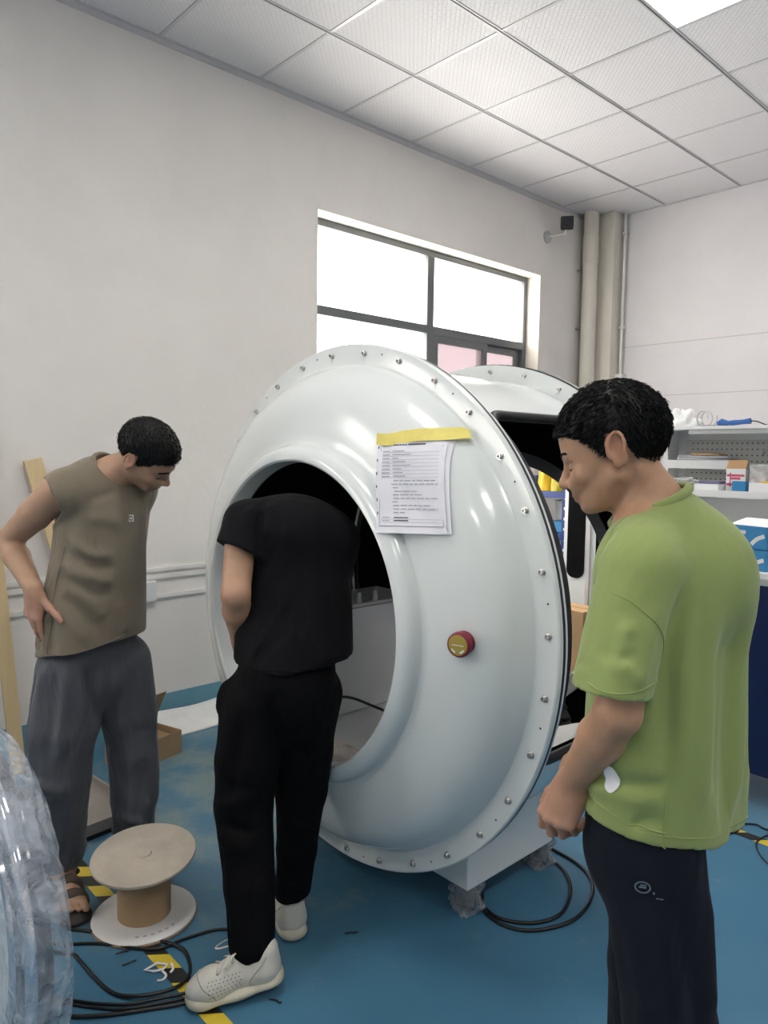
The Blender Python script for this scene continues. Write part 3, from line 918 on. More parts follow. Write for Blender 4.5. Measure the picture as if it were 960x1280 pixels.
cable([(1.62, -3.0, 0), (1.706, -2.925, 0), (1.760, -2.882, 0), (1.82, -2.825, 0), (1.866, -2.745, 0), (1.90, -2.672, 0), (1.94, -2.56, 0)],
      0.0042, 'thin black cable, middle one of three side by side at the bottom left')
cable([(1.66, -3.02, 0), (1.752, -2.94, 0), (1.785, -2.905, 0), (1.825, -2.85, 0), (1.872, -2.77, 0), (1.915, -2.69, 0), (1.955, -2.58, 0)],
      0.0055, 'thick black cable, lowest of three side by side at the bottom left')
cable([(2.14, -1.70, 0), (2.183, -1.743, 0), (2.244, -1.756, 0), (2.305, -1.731, 0), (2.357, -1.673, 0), (2.377, -1.589, 0), (2.349, -1.49, 0), (2.296, -1.409, 0), (2.216, -1.348, 0), (2.10, -1.33, 0), (1.9, -1.36, 0)],
      0.006, 'inner black cable loop on the floor beneath the capsule base')
cable([(2.13, -1.69, 0), (2.196, -1.757, 0), (2.271, -1.775, 0), (2.347, -1.744, 0), (2.399, -1.667, 0), (2.423, -1.568, 0), (2.403, -1.449, 0), (2.349, -1.349, 0), (2.265, -1.290, 0), (2.15, -1.270, 0), (1.95, -1.255, 0)],
      0.006, 'outer black cable loop on the floor beside the capsule caster')
cable([(1.465, -2.245, 0.395), (1.462, -2.235, 0.30), (1.459, -2.215, 0.18), (1.462, -2.20, 0.08), (1.445, -2.19, 0.01), (1.36, -2.15, 0), (1.2, -2.05, 0)],
      0.004, 'thin black cable hanging from the round opening down to the floor')
cable([(2.75, -0.40, 0), (2.628, -0.480, 0), (2.575, -0.472, 0), (2.535, -0.52, 0), (2.545, -0.60, 0), (2.50, -0.68, 0)],
      0.004, 'thin black cable curling over the hazard tape beside the navy workbench')
cable([(2.80, -0.80, 0), (2.707, -0.735, 0), (2.654, -0.672, 0), (2.63, -0.595, 0), (2.66, -0.50, 0), (2.80, -0.42, 0)],
      0.0035, 'thin grey-black cable looping at the right edge below the workbench')

# scrap of white plastic and bits of cable tie on the floor
r = empty('plastic_scrap', (1.735, -2.685, 0), rz=0.9, label='torn scrap of white plastic lying on the hazard tape', cat='scrap')
s1 = MB()
loop = [(-0.03, -0.008), (0.0, 0.016), (0.03, 0.012), (0.022, -0.012), (-0.002, -0.014)]
s1.tube([(x, y, 0.006 + 0.003 * (i % 2)) for i, (x, y) in enumerate(loop)], 0.0045, 6, closed=True, flat=0.5)
s1.build('torn_loop', M['box_white'], r, 50)
MB().tube(smooth_path([(0.02, -0.012, 0.005), (0.035, -0.03, 0.004), (0.03, -0.048, 0.004), (0.015, -0.05, 0.004)], 4), 0.004, 6, flat=0.5).build('tail', M['box_white'], r, 50)
MB().tube(smooth_path([(0.04, 0.018, 0.005), (0.05, -0.005, 0.006), (0.045, -0.02, 0.004)], 4), 0.004, 6, flat=0.5).build('strip', M['box_white'], r, 50)
def tie(x, y, a, label, m='black_plastic'):
    mb = MB(); c, s = math.cos(a), math.sin(a)
    mb.tube(smooth_path([(x - 0.018 * c, y - 0.018 * s, 0.003), (x, y + 0.004, 0.004), (x + 0.014 * c - 0.004 * s, y + 0.014 * s, 0.003), (x + 0.02 * c, y + 0.022 * s, 0.006)], 4), 0.0024, 6)
    tag(mb.build('cable_offcut', M[m], None, 50), label, 'offcut')
tie(2.07, -2.50, 0.4, 'curved black cable offcut on the floor under the white shoe')
tie(1.99, -2.16, 0.9, 'small black offcut on the blue floor right of the white shoes')
tie(1.60, -2.73, 1.2, 'tiny dark offcut inside the cable loop, nearer the spool')
tie(1.66, -2.735, 1.3, 'tiny dark offcut inside the cable loop, nearer the striped tape')
tie(2.66, -2.15, 0.3, 'small black offcut on the floor beside the navy trousers')

# ---- open carton by the wall
cb = empty('cardboard_carton', (0.30, -2.06, 0), rz=0.28, label='small open brown cardboard carton on the floor by the window wall', cat='carton')
k = MB()
k.box(-0.10, 0.10, -0.15, -0.146, 0, 0.115); k.box(-0.10, 0.10, 0.146, 0.15, 0, 0.115)
k.box(-0.10, -0.096, -0.146, 0.146, 0, 0.115); k.box(0.096, 0.10, -0.146, 0.146, 0, 0.115); k.box(-0.096, 0.096, -0.146, 0.146, 0, 0.004)
k.build('carton_body', M['card'], cb)
MB().box(-0.10, 0.10, -0.15, 0.15, 0, 0.004, Matrix.Translation((-0.098, 0, 0.115)) @ Matrix.Rotation(math.radians(-62), 4, 'Y') @ Matrix.Translation((0.10, 0, 0))).build('raised_lid', M['card'], cb)
MB().box(-0.03, 0.03, -0.14, 0.14, 0, 0.003, Matrix.Translation((0.098, 0, 0.115)) @ Matrix.Rotation(math.radians(-50), 4, 'Y') @ Matrix.Translation((-0.03, 0, 0))).build('front_flap', M['card_in'], cb)
MB().box(-0.085, 0.085, -0.12, 0.13, 0.005, 0.095, bevel=0.02).build('packing_paper', M['card_in'], cb)

# ---- foam strip along the skirting
fm = MB()
def fn(u, v):
    y = -2.02 + 1.42 * u
    return Vector((0.15 - 0.135 * v + 0.01 * math.sin(9 * u), y, 0.006 + 0.10 * v * v + 0.006 * math.sin(17 * u) * v))
o = fm.grid(fn, 40, 6).build('packing_foam', M['foam'], None, 180)
tag(o, 'long white packing foam strip lying along the blue skirting', 'foam strip')
o.modifiers.new('thickness', 'SOLIDIFY').thickness = 0.008

# ---- two planks leaning on the window wall
def plank(p0, p1, w, th, label, wdir=(0, 1, 0)):
    p0, p1 = Vector(p0), Vector(p1); d = p1 - p0
    T = Matrix.Translation(p0) @ rot_to(d, wdir)
    o = MB().box(-w / 2, w / 2, -th / 2, th / 2, 0, d.length, T, bevel=0.002).build('wooden_plank', M['wood'])
    return tag(o, label, 'plank')
plank((0.095, -2.575, 0.003), (0.03, -2.70, 1.95), 0.062, 0.018, 'pale wooden plank leaning at the far left, its foot on the blue floor')
plank((0.16, -2.12, 0.003), (0.03, -2.463, 1.458), 0.082, 0.018, 'wide pale plank leaning on the wall behind the left man, its top at his shoulder')

# ---- shallow grey panel behind the left man
gp = empty('metal_tray', (0.62, -2.58, 0), rz=0.10, label='shallow grey-brown metal tray on the floor behind the left man', cat='tray')
k = MB(); k.box(-0.25, 0.27, -0.16, 0.22, 0.025, 0.035); k.build('tray_bottom', M['panel_grey'], gp)
for (a, b_, c_, d_) in ((-0.25, 0.27, -0.165, -0.155), (-0.25, 0.27, 0.215, 0.225), (0.265, 0.275, -0.165, 0.225), (-0.255, -0.245, -0.165, 0.225)):
    MB().box(a, b_, c_, d_, 0.0, 0.06, bevel=0.002).build('tray_side', M['panel_grey'], gp)
MB().box(0.268, 0.279, -0.166, 0.226, 0.0, 0.016).build('edge_strip', M['black_plastic'], gp)

# ---- film-wrapped round hatch in the near left corner, axis along y
hx = empty('wrapped_hatch', (1.79, -3.12, 0), label='round navy hatch with chrome rings wrapped in clear plastic film, bottom left corner', cat='hatch')
hx.scale = (0.955, 0.955, 0.955)
HT = Matrix.Translation((0, 0, 0.452)) @ rot_to((0, -1, 0), (1, 0, 0))
MB().lathe([(0, -0.03), (0.35, -0.03), (0.375, -0.02), (0.385, 0.0), (0.385, 0.028)], 96, HT).build('rim_shell', M['navy_gloss'], hx, 40)
MB().lathe([(0.392, 0.018), (0.394, 0.032), (0.386, 0.040), (0.372, 0.038), (0.368, 0.028)], 96, HT).build('outer_chrome_ring', M['chrome'], hx, 60)
MB().lathe([(0.369, 0.029), (0.34, 0.034), (0.305, 0.036)], 96, HT).build('navy_band', M['navy_gloss'], hx, 60)
MB().lathe([(0.306, 0.034), (0.302, 0.044), (0.288, 0.046), (0.280, 0.038)], 96, HT).build('inner_chrome_ring', M['chrome'], hx, 60)
MB().lathe([(0.282, 0.036), (0.15, 0.040), (0, 0.042)], 96, HT).build('centre_disc', M['gel'], hx, 60)
fl = MB()
def fn(u, v):
    a = 2 * PI * u
    prof_ = [(0.385, -0.060), (0.410, -0.045), (0.420, -0.02), (0.421, 0.012), (0.414, 0.035), (0.402, 0.050), (0.385, 0.056), (0.33, 0.062), (0.26, 0.064), (0.15, 0.066), (0.02, 0.068)]
    t = v * (len(prof_) - 1); i = min(int(t), len(prof_) - 2); f_ = t - i
    r_ = prof_[i][0] + (prof_[i + 1][0] - prof_[i][0]) * f_; z_ = prof_[i][1] + (prof_[i + 1][1] - prof_[i][1]) * f_
    w = 0.0035 * math.sin(23 * a + 9 * v) * math.sin(7 * a) + 0.0022 * math.sin(41 * a - 23 * v) + 0.003 * math.sin(60 * v + 5 * math.sin(6 * a))
    r_ += w; z_ += abs(w) * 0.6
    return HT @ Vector((r_ * math.cos(a), r_ * math.sin(a), z_))
fl.grid(fn, 260, 60).build('film_wrap', M['film'], hx, 180)

# ================================================================== WORKBENCH ON THE RIGHT
wbn = empty('workbench', (1.80, -0.28, 0), label='navy workbench cabinet with a pale top behind the man in green', cat='workbench')
MB().box(0.0, 2.4, 0.0, 0.012, 0.13, 0.965, bevel=0.003).build('front_panel', M['navy'], wbn)
MB().box(0.0, 0.015, 0.012, 0.70, 0.13, 0.965).build('side_panel', M['navy'], wbn)
MB().box(2.385, 2.4, 0.012, 0.70, 0.13, 0.965).build('side_panel', M['navy'], wbn)
MB().box(-0.02, 2.42, -0.02, 0.74, 0.965, 0.995, bevel=0.004).build('worktop', M['grey_metal'], wbn)
for x in (0.03, 1.2, 2.33):
    for y in (0.05, 0.64):
        MB().box(x, x + 0.05, y, y + 0.05, 0.0, 0.13).build('foot', M['black_plastic'], wbn)

hut = empty('pegboard_hutch', (1.74, 0.42, 0.995), label='white pegboard shelf hutch standing on the workbench', cat='shelf unit')
# sits on the worktop: two sloping cheeks, pegboard back, tray shelf, lower shelf and a canopy with a lamp strip
MB().box(0.0, 2.0, 0.0, 0.012, 0.0, 0.68).build('back_sheet', M['white_metal'], hut)
pg = MB().box(0.06, 1.96, -0.006, 0.0, 0.37, 0.61).build('pegboard', M['grey_metal'], hut)
hp = None
for i in range(26):
    for j in range(7):
        o = MB().lathe([(0, 0), (0.0042, 0), (0.0042, 0.0006), (0, 0.0006)], 6, rot_to((0, -1, 0))).build('peg_hole', M['hole'], pg) if hp is None else inst(hp, 'peg_hole', parent=pg)
        hp = hp or o
        o.location = (0.10 + 0.026 * i, -0.006, 0.40 + 0.032 * j)
for x in (0.0, 1.985):
    MB().prism([(0, 0), (-0.30, 0), (-0.30, 0.03), (-0.10, 0.30), (-0.13, 0.60), (-0.30, 0.66), (0, 0.66)], 0.014,
               Matrix.Translation((x, 0, 0)) @ Matrix(((0, 0, 1, 0), (1, 0, 0, 0), (0, 1, 0, 0), (0, 0, 0, 1)))).build('cheek', M['white_metal'], hut)
MB().box(-0.02, 2.02, -0.30, 0.015, 0.655, 0.672, bevel=0.003).build('top_shelf', M['white_metal'], hut)
MB().box(0.20, 1.98, -0.292, -0.25, 0.632, 0.655, bevel=0.006).build('lamp_strip', M['grey_metal'], hut)
MB().box(0.014, 1.985, -0.30, 0.0, 0.330, 0.345, bevel=0.003).build('lower_shelf', M['white_metal'], hut)
MB().box(0.014, 1.985, -0.306, -0.300, 0.318, 0.352).build('shelf_lip', M['white_metal'], hut)
ty = MB(); ty.box(0.02, 0.36, -0.13, -0.006, 0.455, 0.462); ty.box(0.02, 0.36, -0.136, -0.13, 0.455, 0.500); ty.box(0.02, 0.026, -0.13, -0.006, 0.462, 0.5); ty.box(0.354, 0.36, -0.13, -0.006, 0.462, 0.5)
ty.build('tray_shelf', M['white_metal'], hut)
for x in (0.475, 0.52, 0.565, 0.61, 0.655, 0.70):
    MB().tube(smooth_path([(x, -0.008, 0.545), (x, -0.04, 0.535), (x + 0.01, -0.055, 0.55), (x + 0.015, -0.06, 0.56)], 4), 0.005, 6).build('peg_hook', M['steel'], hut, 60)

def blob(name, c, rad, m, label, cat, seed, amp=0.25, squash=1.0):
    """crumpled sheet-like heap"""
    r_ = np.random.default_rng(seed)
    ph = r_.uniform(0, 6.28, 12); fr_ = r_.integers(2, 7, 12)
    mb = MB()
    def fn(u, v):
        a = 2 * PI * u; t = PI * 0.5 * v
        w = 1 + amp * (math.sin(fr_[0] * a + ph[0]) * math.sin(3 * t + ph[1]) + 0.6 * math.sin(fr_[1] * a + 5 * t + ph[2]) + 0.5 * math.sin(fr_[2] * a - 7 * t + ph[3])) * 0.6
        r0 = math.cos(t)
        return Vector((rad[0] * w * r0 * math.cos(a), rad[1] * w * r0 * math.sin(a), rad[2] * (math.sin(t) ** squash) * w))
    o = mb.grid(fn, 48, 18).build(name, m, None, 180)
    o.location = c
    return tag(o, label, cat)
SZ = 0.995 + 0.672
HB = Vector((1.74, 0.42, 0.995))
blob('plastic_bag', (1.82, 0.30, SZ), (0.085, 0.09, 0.085), M['bag_white'], 'crumpled white plastic bag on the left end of the top shelf', 'bag', 3, 0.35)
r = empty('wire_coil', (1.945, 0.29, SZ + 0.045), label='small coil of clear tubing leaning on the white bag on the top shelf', cat='coil')
MB().tube([(0.035 * math.cos(0.45 * k), 0.004 * k - 0.05 + 0.02, 0.042 * math.sin(0.45 * k)) for k in range(30)], 0.004, 6).build('tubing', M['grey_metal'], r, 60)
r = empty('soldering_iron', (2.09, 0.23, SZ), label='blue handled hand tool lying on the top shelf', cat='hand tool')
MB().tube([(0.0, 0, 0.018), (0.03, 0, 0.018), (0.08, 0, 0.022), (0.115, 0, 0.026)], [0.010, 0.014, 0.012, 0.015], 10).build('grip', M['tool_blue'], r, 50)
MB().tube([(0.01, 0.0, 0.016), (-0.03, 0.01, 0.024), (-0.05, 0.0, 0.016)], [0.012, 0.018, 0.008], 10).build('tool_head', M['tool_blue'], r, 50)
MB().tube(smooth_path([(0.112, 0, 0.026), (0.15, -0.01, 0.022), (0.19, 0.02, 0.004), (0.24, 0.05, 0.004)], 5), 0.003, 6).build('lead', M['cable'], r, 60)
tag(MB().tube([(1.95, 0.24, SZ + 0.006), (2.08, 0.25, SZ + 0.006)], 0.005, 8).build('steel_rod', M['steel_dark'], None, 60), 'thin dark steel rod lying on the top shelf', 'rod')

def papers(c, w, d, n, label):
    r_ = empty('paper_stack', c, rz=0.06, label=label, cat='papers')
    for k in range(n):
        MB().box(-w / 2, w / 2, -d / 2, d / 2, 0, 0.0035, Matrix.Translation((random.uniform(-0.012, 0.012), 0, k * 0.0055)) @ Matrix.Rotation(random.uniform(-0.1, 0.1), 4, 'Z') @ Matrix.Rotation(random.uniform(-0.03, 0.03), 4, 'Y')).build('sheet', M['paper'], r_)
    return r_
papers((1.945, 0.345, 0.995 + 0.502), 0.27, 0.10, 4, 'untidy stack of white papers on the small pegboard tray')
tag(MB().box(1.88, 2.03, 0.30, 0.38, 1.521, 1.532, bevel=0.003).build('kraft_envelope', M['orange_card']), 'orange-brown kraft envelope on top of the paper stack', 'envelope')
bx = empty('tissue_carton', (2.155, 0.26, 0.995 + 0.345), rz=-0.12, label='white and pink carton with brown flaps open on the lower shelf', cat='carton')
MB().box(-0.05, 0.05, -0.04, 0.05, 0, 0.115, bevel=0.003).build('carton_body', M['box_white'], bx)
MB().box(-0.05, 0.05, 0.0, 0.004, 0, 0.05, Matrix.Translation((0, -0.04, 0.115)) @ Matrix.Rotation(math.radians(-28), 4, 'X')).build('carton_flap', M['orange_card'], bx)
for z, w in ((0.03, 0.09), (0.06, 0.05), (0.075, 0.09)):
    MB().box(-w / 2, w / 2, -0.0408, -0.0398, z, z + 0.012).build('pink_band', M['box_pink'], bx)
MB().box(-0.03, -0.024, -0.0408, -0.0398, 0.025, 0.095).build('pink_band', M['box_pink'], bx)
bx = empty('wrapped_parts_box', (2.262, 0.27, 0.995 + 0.345), label='brown parts box wrapped in clear plastic beside the pink carton', cat='box')
MB().box(-0.04, 0.04, -0.05, 0.04, 0, 0.13, bevel=0.003).build('carton', M['card'], bx)
MB().box(-0.046, 0.046, -0.056, 0.046, 0.0, 0.14, bevel=0.012).build('film', M['poly'], bx)
for k in range(4): MB().box(-0.03 + 0.018 * k, -0.022 + 0.018 * k, -0.0515, -0.0505, 0.02 + 0.01 * k, 0.09).build('pink_band', M['box_pink'], bx)
blob('plastic_bag', (2.46, 0.29, 0.995 + 0.345), (0.12, 0.07, 0.16), M['bag_white'], 'silvery crumpled plastic bag at the right end of the lower shelf', 'bag', 9, 0.3)
tag(MB().box(2.17, 2.235, 0.13, 0.17, 1.341, 1.395, bevel=0.002).build('parts_box', M['box_blue']), 'small bright blue parts box at the front edge of the lower shelf', 'box')
bx = empty('lidded_tray', (2.40, 0.16, 1.341), label='long white lidded tray at the front of the lower shelf', cat='tray')
MB().box(-0.15, 0.15, -0.03, 0.03, 0, 0.048, bevel=0.003).build('tray_body', M['box_white'], bx)
MB().box(-0.10, -0.05, -0.015, 0.015, 0.048, 0.056, bevel=0.003).build('yellow_tab', M['yellow'], bx)
tag(MB().box(1.985, 2.09, 0.17, 0.30, 1.375, 1.388, bevel=0.002).build('notebook', mat('violet_cover', (0.16, 0.15, 0.28), 0.5)), 'flat violet-blue notebook lying on the lower shelf', 'notebook')
bpy.data.objects['notebook'].location.z = -0.0
tag(MB().box(1.975, 2.095, 0.15, 0.32, 1.341, 1.374, bevel=0.004).build('white_case', M['box_white']), 'flat white plastic case under the violet notebook', 'case')
r = empty('tool_heap', (1.89, 0.26, 1.341), label='tangle of small steel tools and wires at the left of the lower shelf', cat='tools')
for k in range(9):
    a = random.uniform(0, 6.28)
    MB().tube(smooth_path([(random.uniform(-0.07, 0.05), random.uniform(-0.08, 0.05), 0.006 + 0.006 * k), (0.03 * math.cos(a), 0.03 * math.sin(a), 0.012 + 0.006 * k), (random.uniform(-0.04, 0.08), random.uniform(-0.08, 0.05), 0.006 + 0.005 * k)], 4), 0.004, 6).build('tool', M['steel'] if k % 2 else M['box_white'], r, 60)

# ---- blue cartons on the worktop
def glove_box(c, rz, label, op):
    b_ = empty('glove_carton', c, rz=rz, label=label, cat='carton', group='blue printed cartons on the workbench')
    MB().box(-0.06, 0.12, -0.05, 0.07, 0, 0.10, bevel=0.002).build('carton_body', M['box_blue'], b_)
    if op:
        MB().box(-0.06, 0.12, 0.0, 0.003, 0, 0.12, Matrix.Translation((0, -0.05, 0.102)) @ Matrix.Rotation(math.radians(-78), 4, 'X')).build('lid_flap', M['box_white'], b_)
        MB().box(-0.05, 0.11, -0.04, 0.06, 0.095, 0.1012).build('opening', M['card_in'], b_)
    MB().box(-0.045, 0.02, -0.0512, -0.0502, 0.062, 0.078).build('white_lettering', M['paper'], b_)
    for k in range(3): MB().box(-0.045, 0.0 - 0.012 * k, -0.0512, -0.0502, 0.03 + 0.009 * k, 0.034 + 0.009 * k).build('white_lettering', M['paper'], b_)
    MB().tube(smooth_path([(0.05, -0.0508, 0.02), (0.075, -0.0508, 0.045), (0.11, -0.0508, 0.06)], 4), 0.010, 6, flat=0.08, up=(0, 1, 0)).build('hand_print', M['pulp_w'], b_, 60)
    return b_
GZ = 0.9952
glove_box((2.375, -0.17, GZ + 0.012), -0.25, 'blue printed carton lying under the opened blue carton', False)
glove_box((2.37, -0.16, GZ + 0.115), -0.25, 'opened blue printed carton with a white lid flap, on top of its stack', True)
r = empty('tape_roll', (2.475, -0.265, GZ), label='small white and black roll lying on the edge of the workbench', cat='roll')
MB().lathe([(0.012, 0), (0.03, 0), (0.03, 0.022), (0.012, 0.022)], 24, closed=True).build('roll', M['box_white'], r, 40)
MB().lathe([(0.0, 0.001), (0.011, 0.001), (0.011, 0.018), (0, 0.018)], 16).build('core', M['black_plastic'], r, 40)

# ================================================================== SEEN THROUGH THE CAPSULE
rk = empty('blue_storage_rack', (0.30, 0.62, 0), label='blue steel storage rack seen through the capsule window', cat='rack')
for x in (0.0, 0.575):
    for y in (0.0, 0.45):
        p_ = MB().box(x, x + 0.04, y, y + 0.04, 0, 1.36).build('post', M['rack_blue'], rk)
        if y == 0.0:
            for k in range(18):
                MB().box(x + 0.015, x + 0.023, -0.0008, 0.0002, 0.10 + 0.07 * k, 0.118 + 0.07 * k).build('slot', M['paper'], p_)
for z in (1.225, 0.945, 0.50):
    MB().box(0.0, 0.615, -0.004, 0.49, z + 0.028, z + 0.042).build('shelf', M['rack_blue'], rk)
    MB().box(0.0, 0.615, -0.012, -0.003, z, z + 0.045).build('shelf_rail', M['rack_blue'], rk)
def packet(c, w, h, m, label, seed):
    r_ = np.random.default_rng(seed); ph = r_.uniform(0, 6, 4)
    mb = MB()
    def fn(u, v):
        a = 2 * PI * u
        s_ = 1 + 0.08 * math.sin(3 * a + 6 * v + ph[0]) + 0.05 * math.sin(5 * a - 9 * v + ph[1])
        pinch = 1 - 0.75 * max(0, v - 0.8) / 0.2
        return Vector((w / 2 * s_ * math.cos(a), 0.05 * s_ * pinch * math.sin(a), h * v))
    mb.grid(fn, 24, 14)
    o = mb.build('yellow_packet', m, None, 180); o.location = c
    return tag(o, label, 'packet', 'yellow packets on the blue rack')
packet((0.66, 0.74, 1.268), 0.11, 0.24, M['yellow'], 'bright yellow and orange packet standing on the rack, left of two', 1)
packet((0.778, 0.72, 1.268), 0.10, 0.25, M['yellow_g'], 'olive yellow packet standing on the rack, right of two', 2)
tag(MB().box(0.70, 0.86, 0.68, 0.86, 0.988, 1.06, bevel=0.003).build('parts_box', M['box_blue']), 'light blue parts box on the middle shelf of the blue rack', 'box')
bk = empty('plastic_bucket', (0.70, 0.975, 0.988), label='grey round plastic tub behind the light blue box on the rack', cat='tub')
MB().lathe([(0, 0), (0.085, 0), (0.10, 0.19), (0.105, 0.195), (0.105, 0.205), (0.098, 0.205), (0.08, 0.01), (0, 0.01)], 32).build('tub', M['grey_metal'], bk, 40)

# another white capsule panel with black oval windows behind
wp = empty('spare_capsule_door', (1.000, 0.46, 0), label='upright white door panel with tall black rounded windows behind the capsule', cat='door panel')
def rrect(w, h, r_, n=8):
    out = []
    for cx_, cy_, a0 in ((w / 2 - r_, h / 2 - r_, 0), (-w / 2 + r_, h / 2 - r_, PI / 2), (-w / 2 + r_, -h / 2 + r_, PI), (w / 2 - r_, -h / 2 + r_, 1.5 * PI)):
        for k in range(n + 1):
            a = a0 + PI / 2 * k / n
            out.append((cx_ + r_ * math.cos(a), cy_ + r_ * math.sin(a)))
    return out
XZ = Matrix(((1, 0, 0, 0), (0, 0, -1, 0), (0, 1, 0, 0), (0, 0, 0, 1)))
MB().box(0.0, 0.50, 0.0, 0.05, 0.02, 1.5, bevel=0.012).build('door_sheet', M['gel'], wp, 30)
for x, h in ((0.095, 0.95), (0.30, 1.05)):
    MB().prism(rrect(0.125, h, 0.055), 0.008, Matrix.Translation((x, 0.001, 1.21 - (h - 0.95) / 2)) @ XZ).build('window', M['lining'], wp)
MB().box(0.172, 0.20, -0.012, 0.0, 0.05, 1.48, bevel=0.004).build('edge_trim', M['alu'], wp)
bf = MB().box(-0.06, 0.62, -0.10, 0.145, 0.0, 0.019).build('door_stand', M['white_metal'], wp)

# goods on the floor between the capsule and the rack
rg = empty('white_hoop', (1.06, -0.14, 0.0), label='big white plastic hoop standing on edge behind the capsule', cat='hoop')
MB().tube([(0.36 * math.cos(2 * PI * k / 48), 0.05 * math.sin(2 * PI * k / 48), 0.372 + 0.36 * math.sin(2 * PI * k / 48)) for k in range(48)], 0.012, 10, closed=True).build('ring', M['box_white'], rg, 60)
cx2 = empty('brown_carton', (1.20, 0.20, 0), label='tall brown carton behind the white hoop', cat='carton')
MB().box(-0.10, 0.16, -0.06, 0.14, 0, 0.60, bevel=0.003).build('carton_body', M['orange_card'], cx2)
MB().box(-0.10, 0.16, 0.03, 0.05, 0.6, 0.601).build('tape_strip', M['card'], cx2)
bn = empty('parts_bin', (0.78, 0.12, 0), label='pale lilac storage box on the floor seen through the capsule', cat='box')
MB().box(-0.13, 0.10, -0.12, 0.12, 0, 0.44, bevel=0.006).build('bin_body', mat('lilac_plastic', (0.34, 0.35, 0.48), 0.5), bn, 30)
MB().box(-0.135, 0.105, -0.125, 0.125, 0.44, 0.47, bevel=0.006).build('bin_lid', M['box_white'], bn, 30)
blob('packing_heap', (0.72, 0.34, 0.0), (0.11, 0.07, 0.60), M['orange_card'], 'heap of crumpled brown packing paper behind the lilac box', 'packing paper', 5, 0.3)

# ================================================================== PEOPLE: implicit-surface modeller
def _v(a): return np.asarray(a, float)

def smin(a, b, k):
    if k <= 0: return np.minimum(a, b)
    h = np.clip(0.5 + 0.5 * (b - a) / k, 0, 1)
    return b + (a - b) * h - k * h * (1 - h)
def smax(a, b, k): return -smin(-a, -b, k)

class Shape:
    """ordered list of ('u'nion / 's'ubtract / 'i'ntersect / 'd'isplace, function, blend, centre, radius)"""
    def __init__(self): self.ops = []
    def _add(self, op, fn, k, c, r): self.ops.append((op, fn, k, _v(c), r)); return self
    def cone(self, a, b, ra, rb, k=0.03, flat=None, op='u', cuts=None):
        a, b = _v(a), _v(b); ba = b - a; L2 = max(float(ba @ ba), 1e-9)
        fl = None
        if flat is not None:
            n = _v(flat[0]); n = n / np.linalg.norm(n); fl = (n, flat[1])
        def fn(P):
            pa = P - a
            h = np.clip(pa @ ba / L2, 0, 1)
            q = pa - h[:, None] * ba
            r = ra + (rb - ra) * h
            l = np.sqrt((q * q).sum(1))
            if fl is not None:
                n, s = fl
                w = q @ n
                l2 = np.sqrt(np.maximum(l * l + (s * s - 1) * w * w, 1e-12))
                d = l * (1 - r / np.maximum(l2, 1e-6))
                d = np.where(l2 < 1e-5, -r / s, d)
            else:
                d = l - r
            if cuts:
                for (p, nn) in cuts: d = np.maximum(d, (P - p) @ nn)
            return d
        return self._add(op, fn, k, (a + b) / 2, math.sqrt(L2) / 2 + max(ra, rb))
    def chain(self, pts, rads, k=0.03, flat=None, op='u', cuts=None):
        for i in range(len(pts) - 1): self.cone(pts[i], pts[i + 1], rads[i], rads[i + 1], k, flat, op, cuts)
        return self
    def ell(self, c, r, R=None, k=0.03, op='u'):
        c, r = _v(c), _v(r)
        Rm = np.eye(3) if R is None else _v(R)       # rows: local axes
        def fn(P):
            q = (P - c) @ Rm.T
            k0 = np.sqrt(((q / r) ** 2).sum(1)); k1 = np.sqrt(((q / (r * r)) ** 2).sum(1))
            return np.where(k1 < 1e-9, -r.min(), k0 * (k0 - 1) / np.maximum(k1, 1e-9))
        return self._add(op, fn, k, c, float(r.max()))
    def plane(self, p, n, k=0.0):
        """keep the side the normal points away from"""
        p, n = _v(p), _v(n) / np.linalg.norm(n)
        return self._add('i', lambda P: (P - p) @ n, k, p, 1e9)
    def fold(self, a, b, amp, w, mid=None, proj=True):
        """a raised (amp > 0) or sunk crease laid over the surface from a to b"""
        ctl = [a, b] if mid is None else [a, mid, b]
        pts = np.array([tuple(p) for p in smooth_path(ctl, 4 if mid is None else 3)])
        if proj: pts = project_out(self, pts, 0.0, 4)
        pts = [p for p in pts]
        n = len(pts) - 1
        # the crease fades towards both ends
        def fn(P):
            best = None
            for i, (s, e) in enumerate(zip(pts[:-1], pts[1:])):
                ba = e - s; h = np.clip((P - s) @ ba / max(float(ba @ ba), 1e-9), 0, 1)
                q = P - s - h[:, None] * ba; x = (q * q).sum(1)
                t = (i + h) / n; g = np.exp(-x / (2 * w * w)) * np.clip(np.minimum(t, 1 - t) * 4 + 0.15, 0, 1)
                best = g if best is None else np.maximum(best, g)
            return -amp * best
        c = sum(pts) / len(pts)
        return self._add('d', fn, 0, c, max(np.linalg.norm(p - c) for p in pts) + 2.6 * w)
    def disp(self, fn): return self._add('d', fn, 0, (0, 0, 0), 1e9)
    def merge(self, other): self.ops += other.ops; return self
    def eval(self, P, c=None, h=None):
        d = None
        for op, fn, k, cc, r in self.ops:
            if c is not None and r < 1e8 and np.linalg.norm(cc - c) - r > h + 0.05 + k: continue
            if op == 'u':
                v = fn(P); d = v if d is None else smin(d, v, k)
            elif d is None: continue
            elif op == 's': d = smax(d, -fn(P), k)
            elif op == 'i': d = smax(d, fn(P), k)
            else: d = d + fn(P)
        if d is None: d = np.full(len(P), 1.0)
        return d
    def bounds(self):
        lo = np.full(3, 1e9); hi = -lo
        for op, fn, k, c, r in self.ops:
            if op == 'u': lo = np.minimum(lo, c - r); hi = np.maximum(hi, c + r)
        return lo, hi

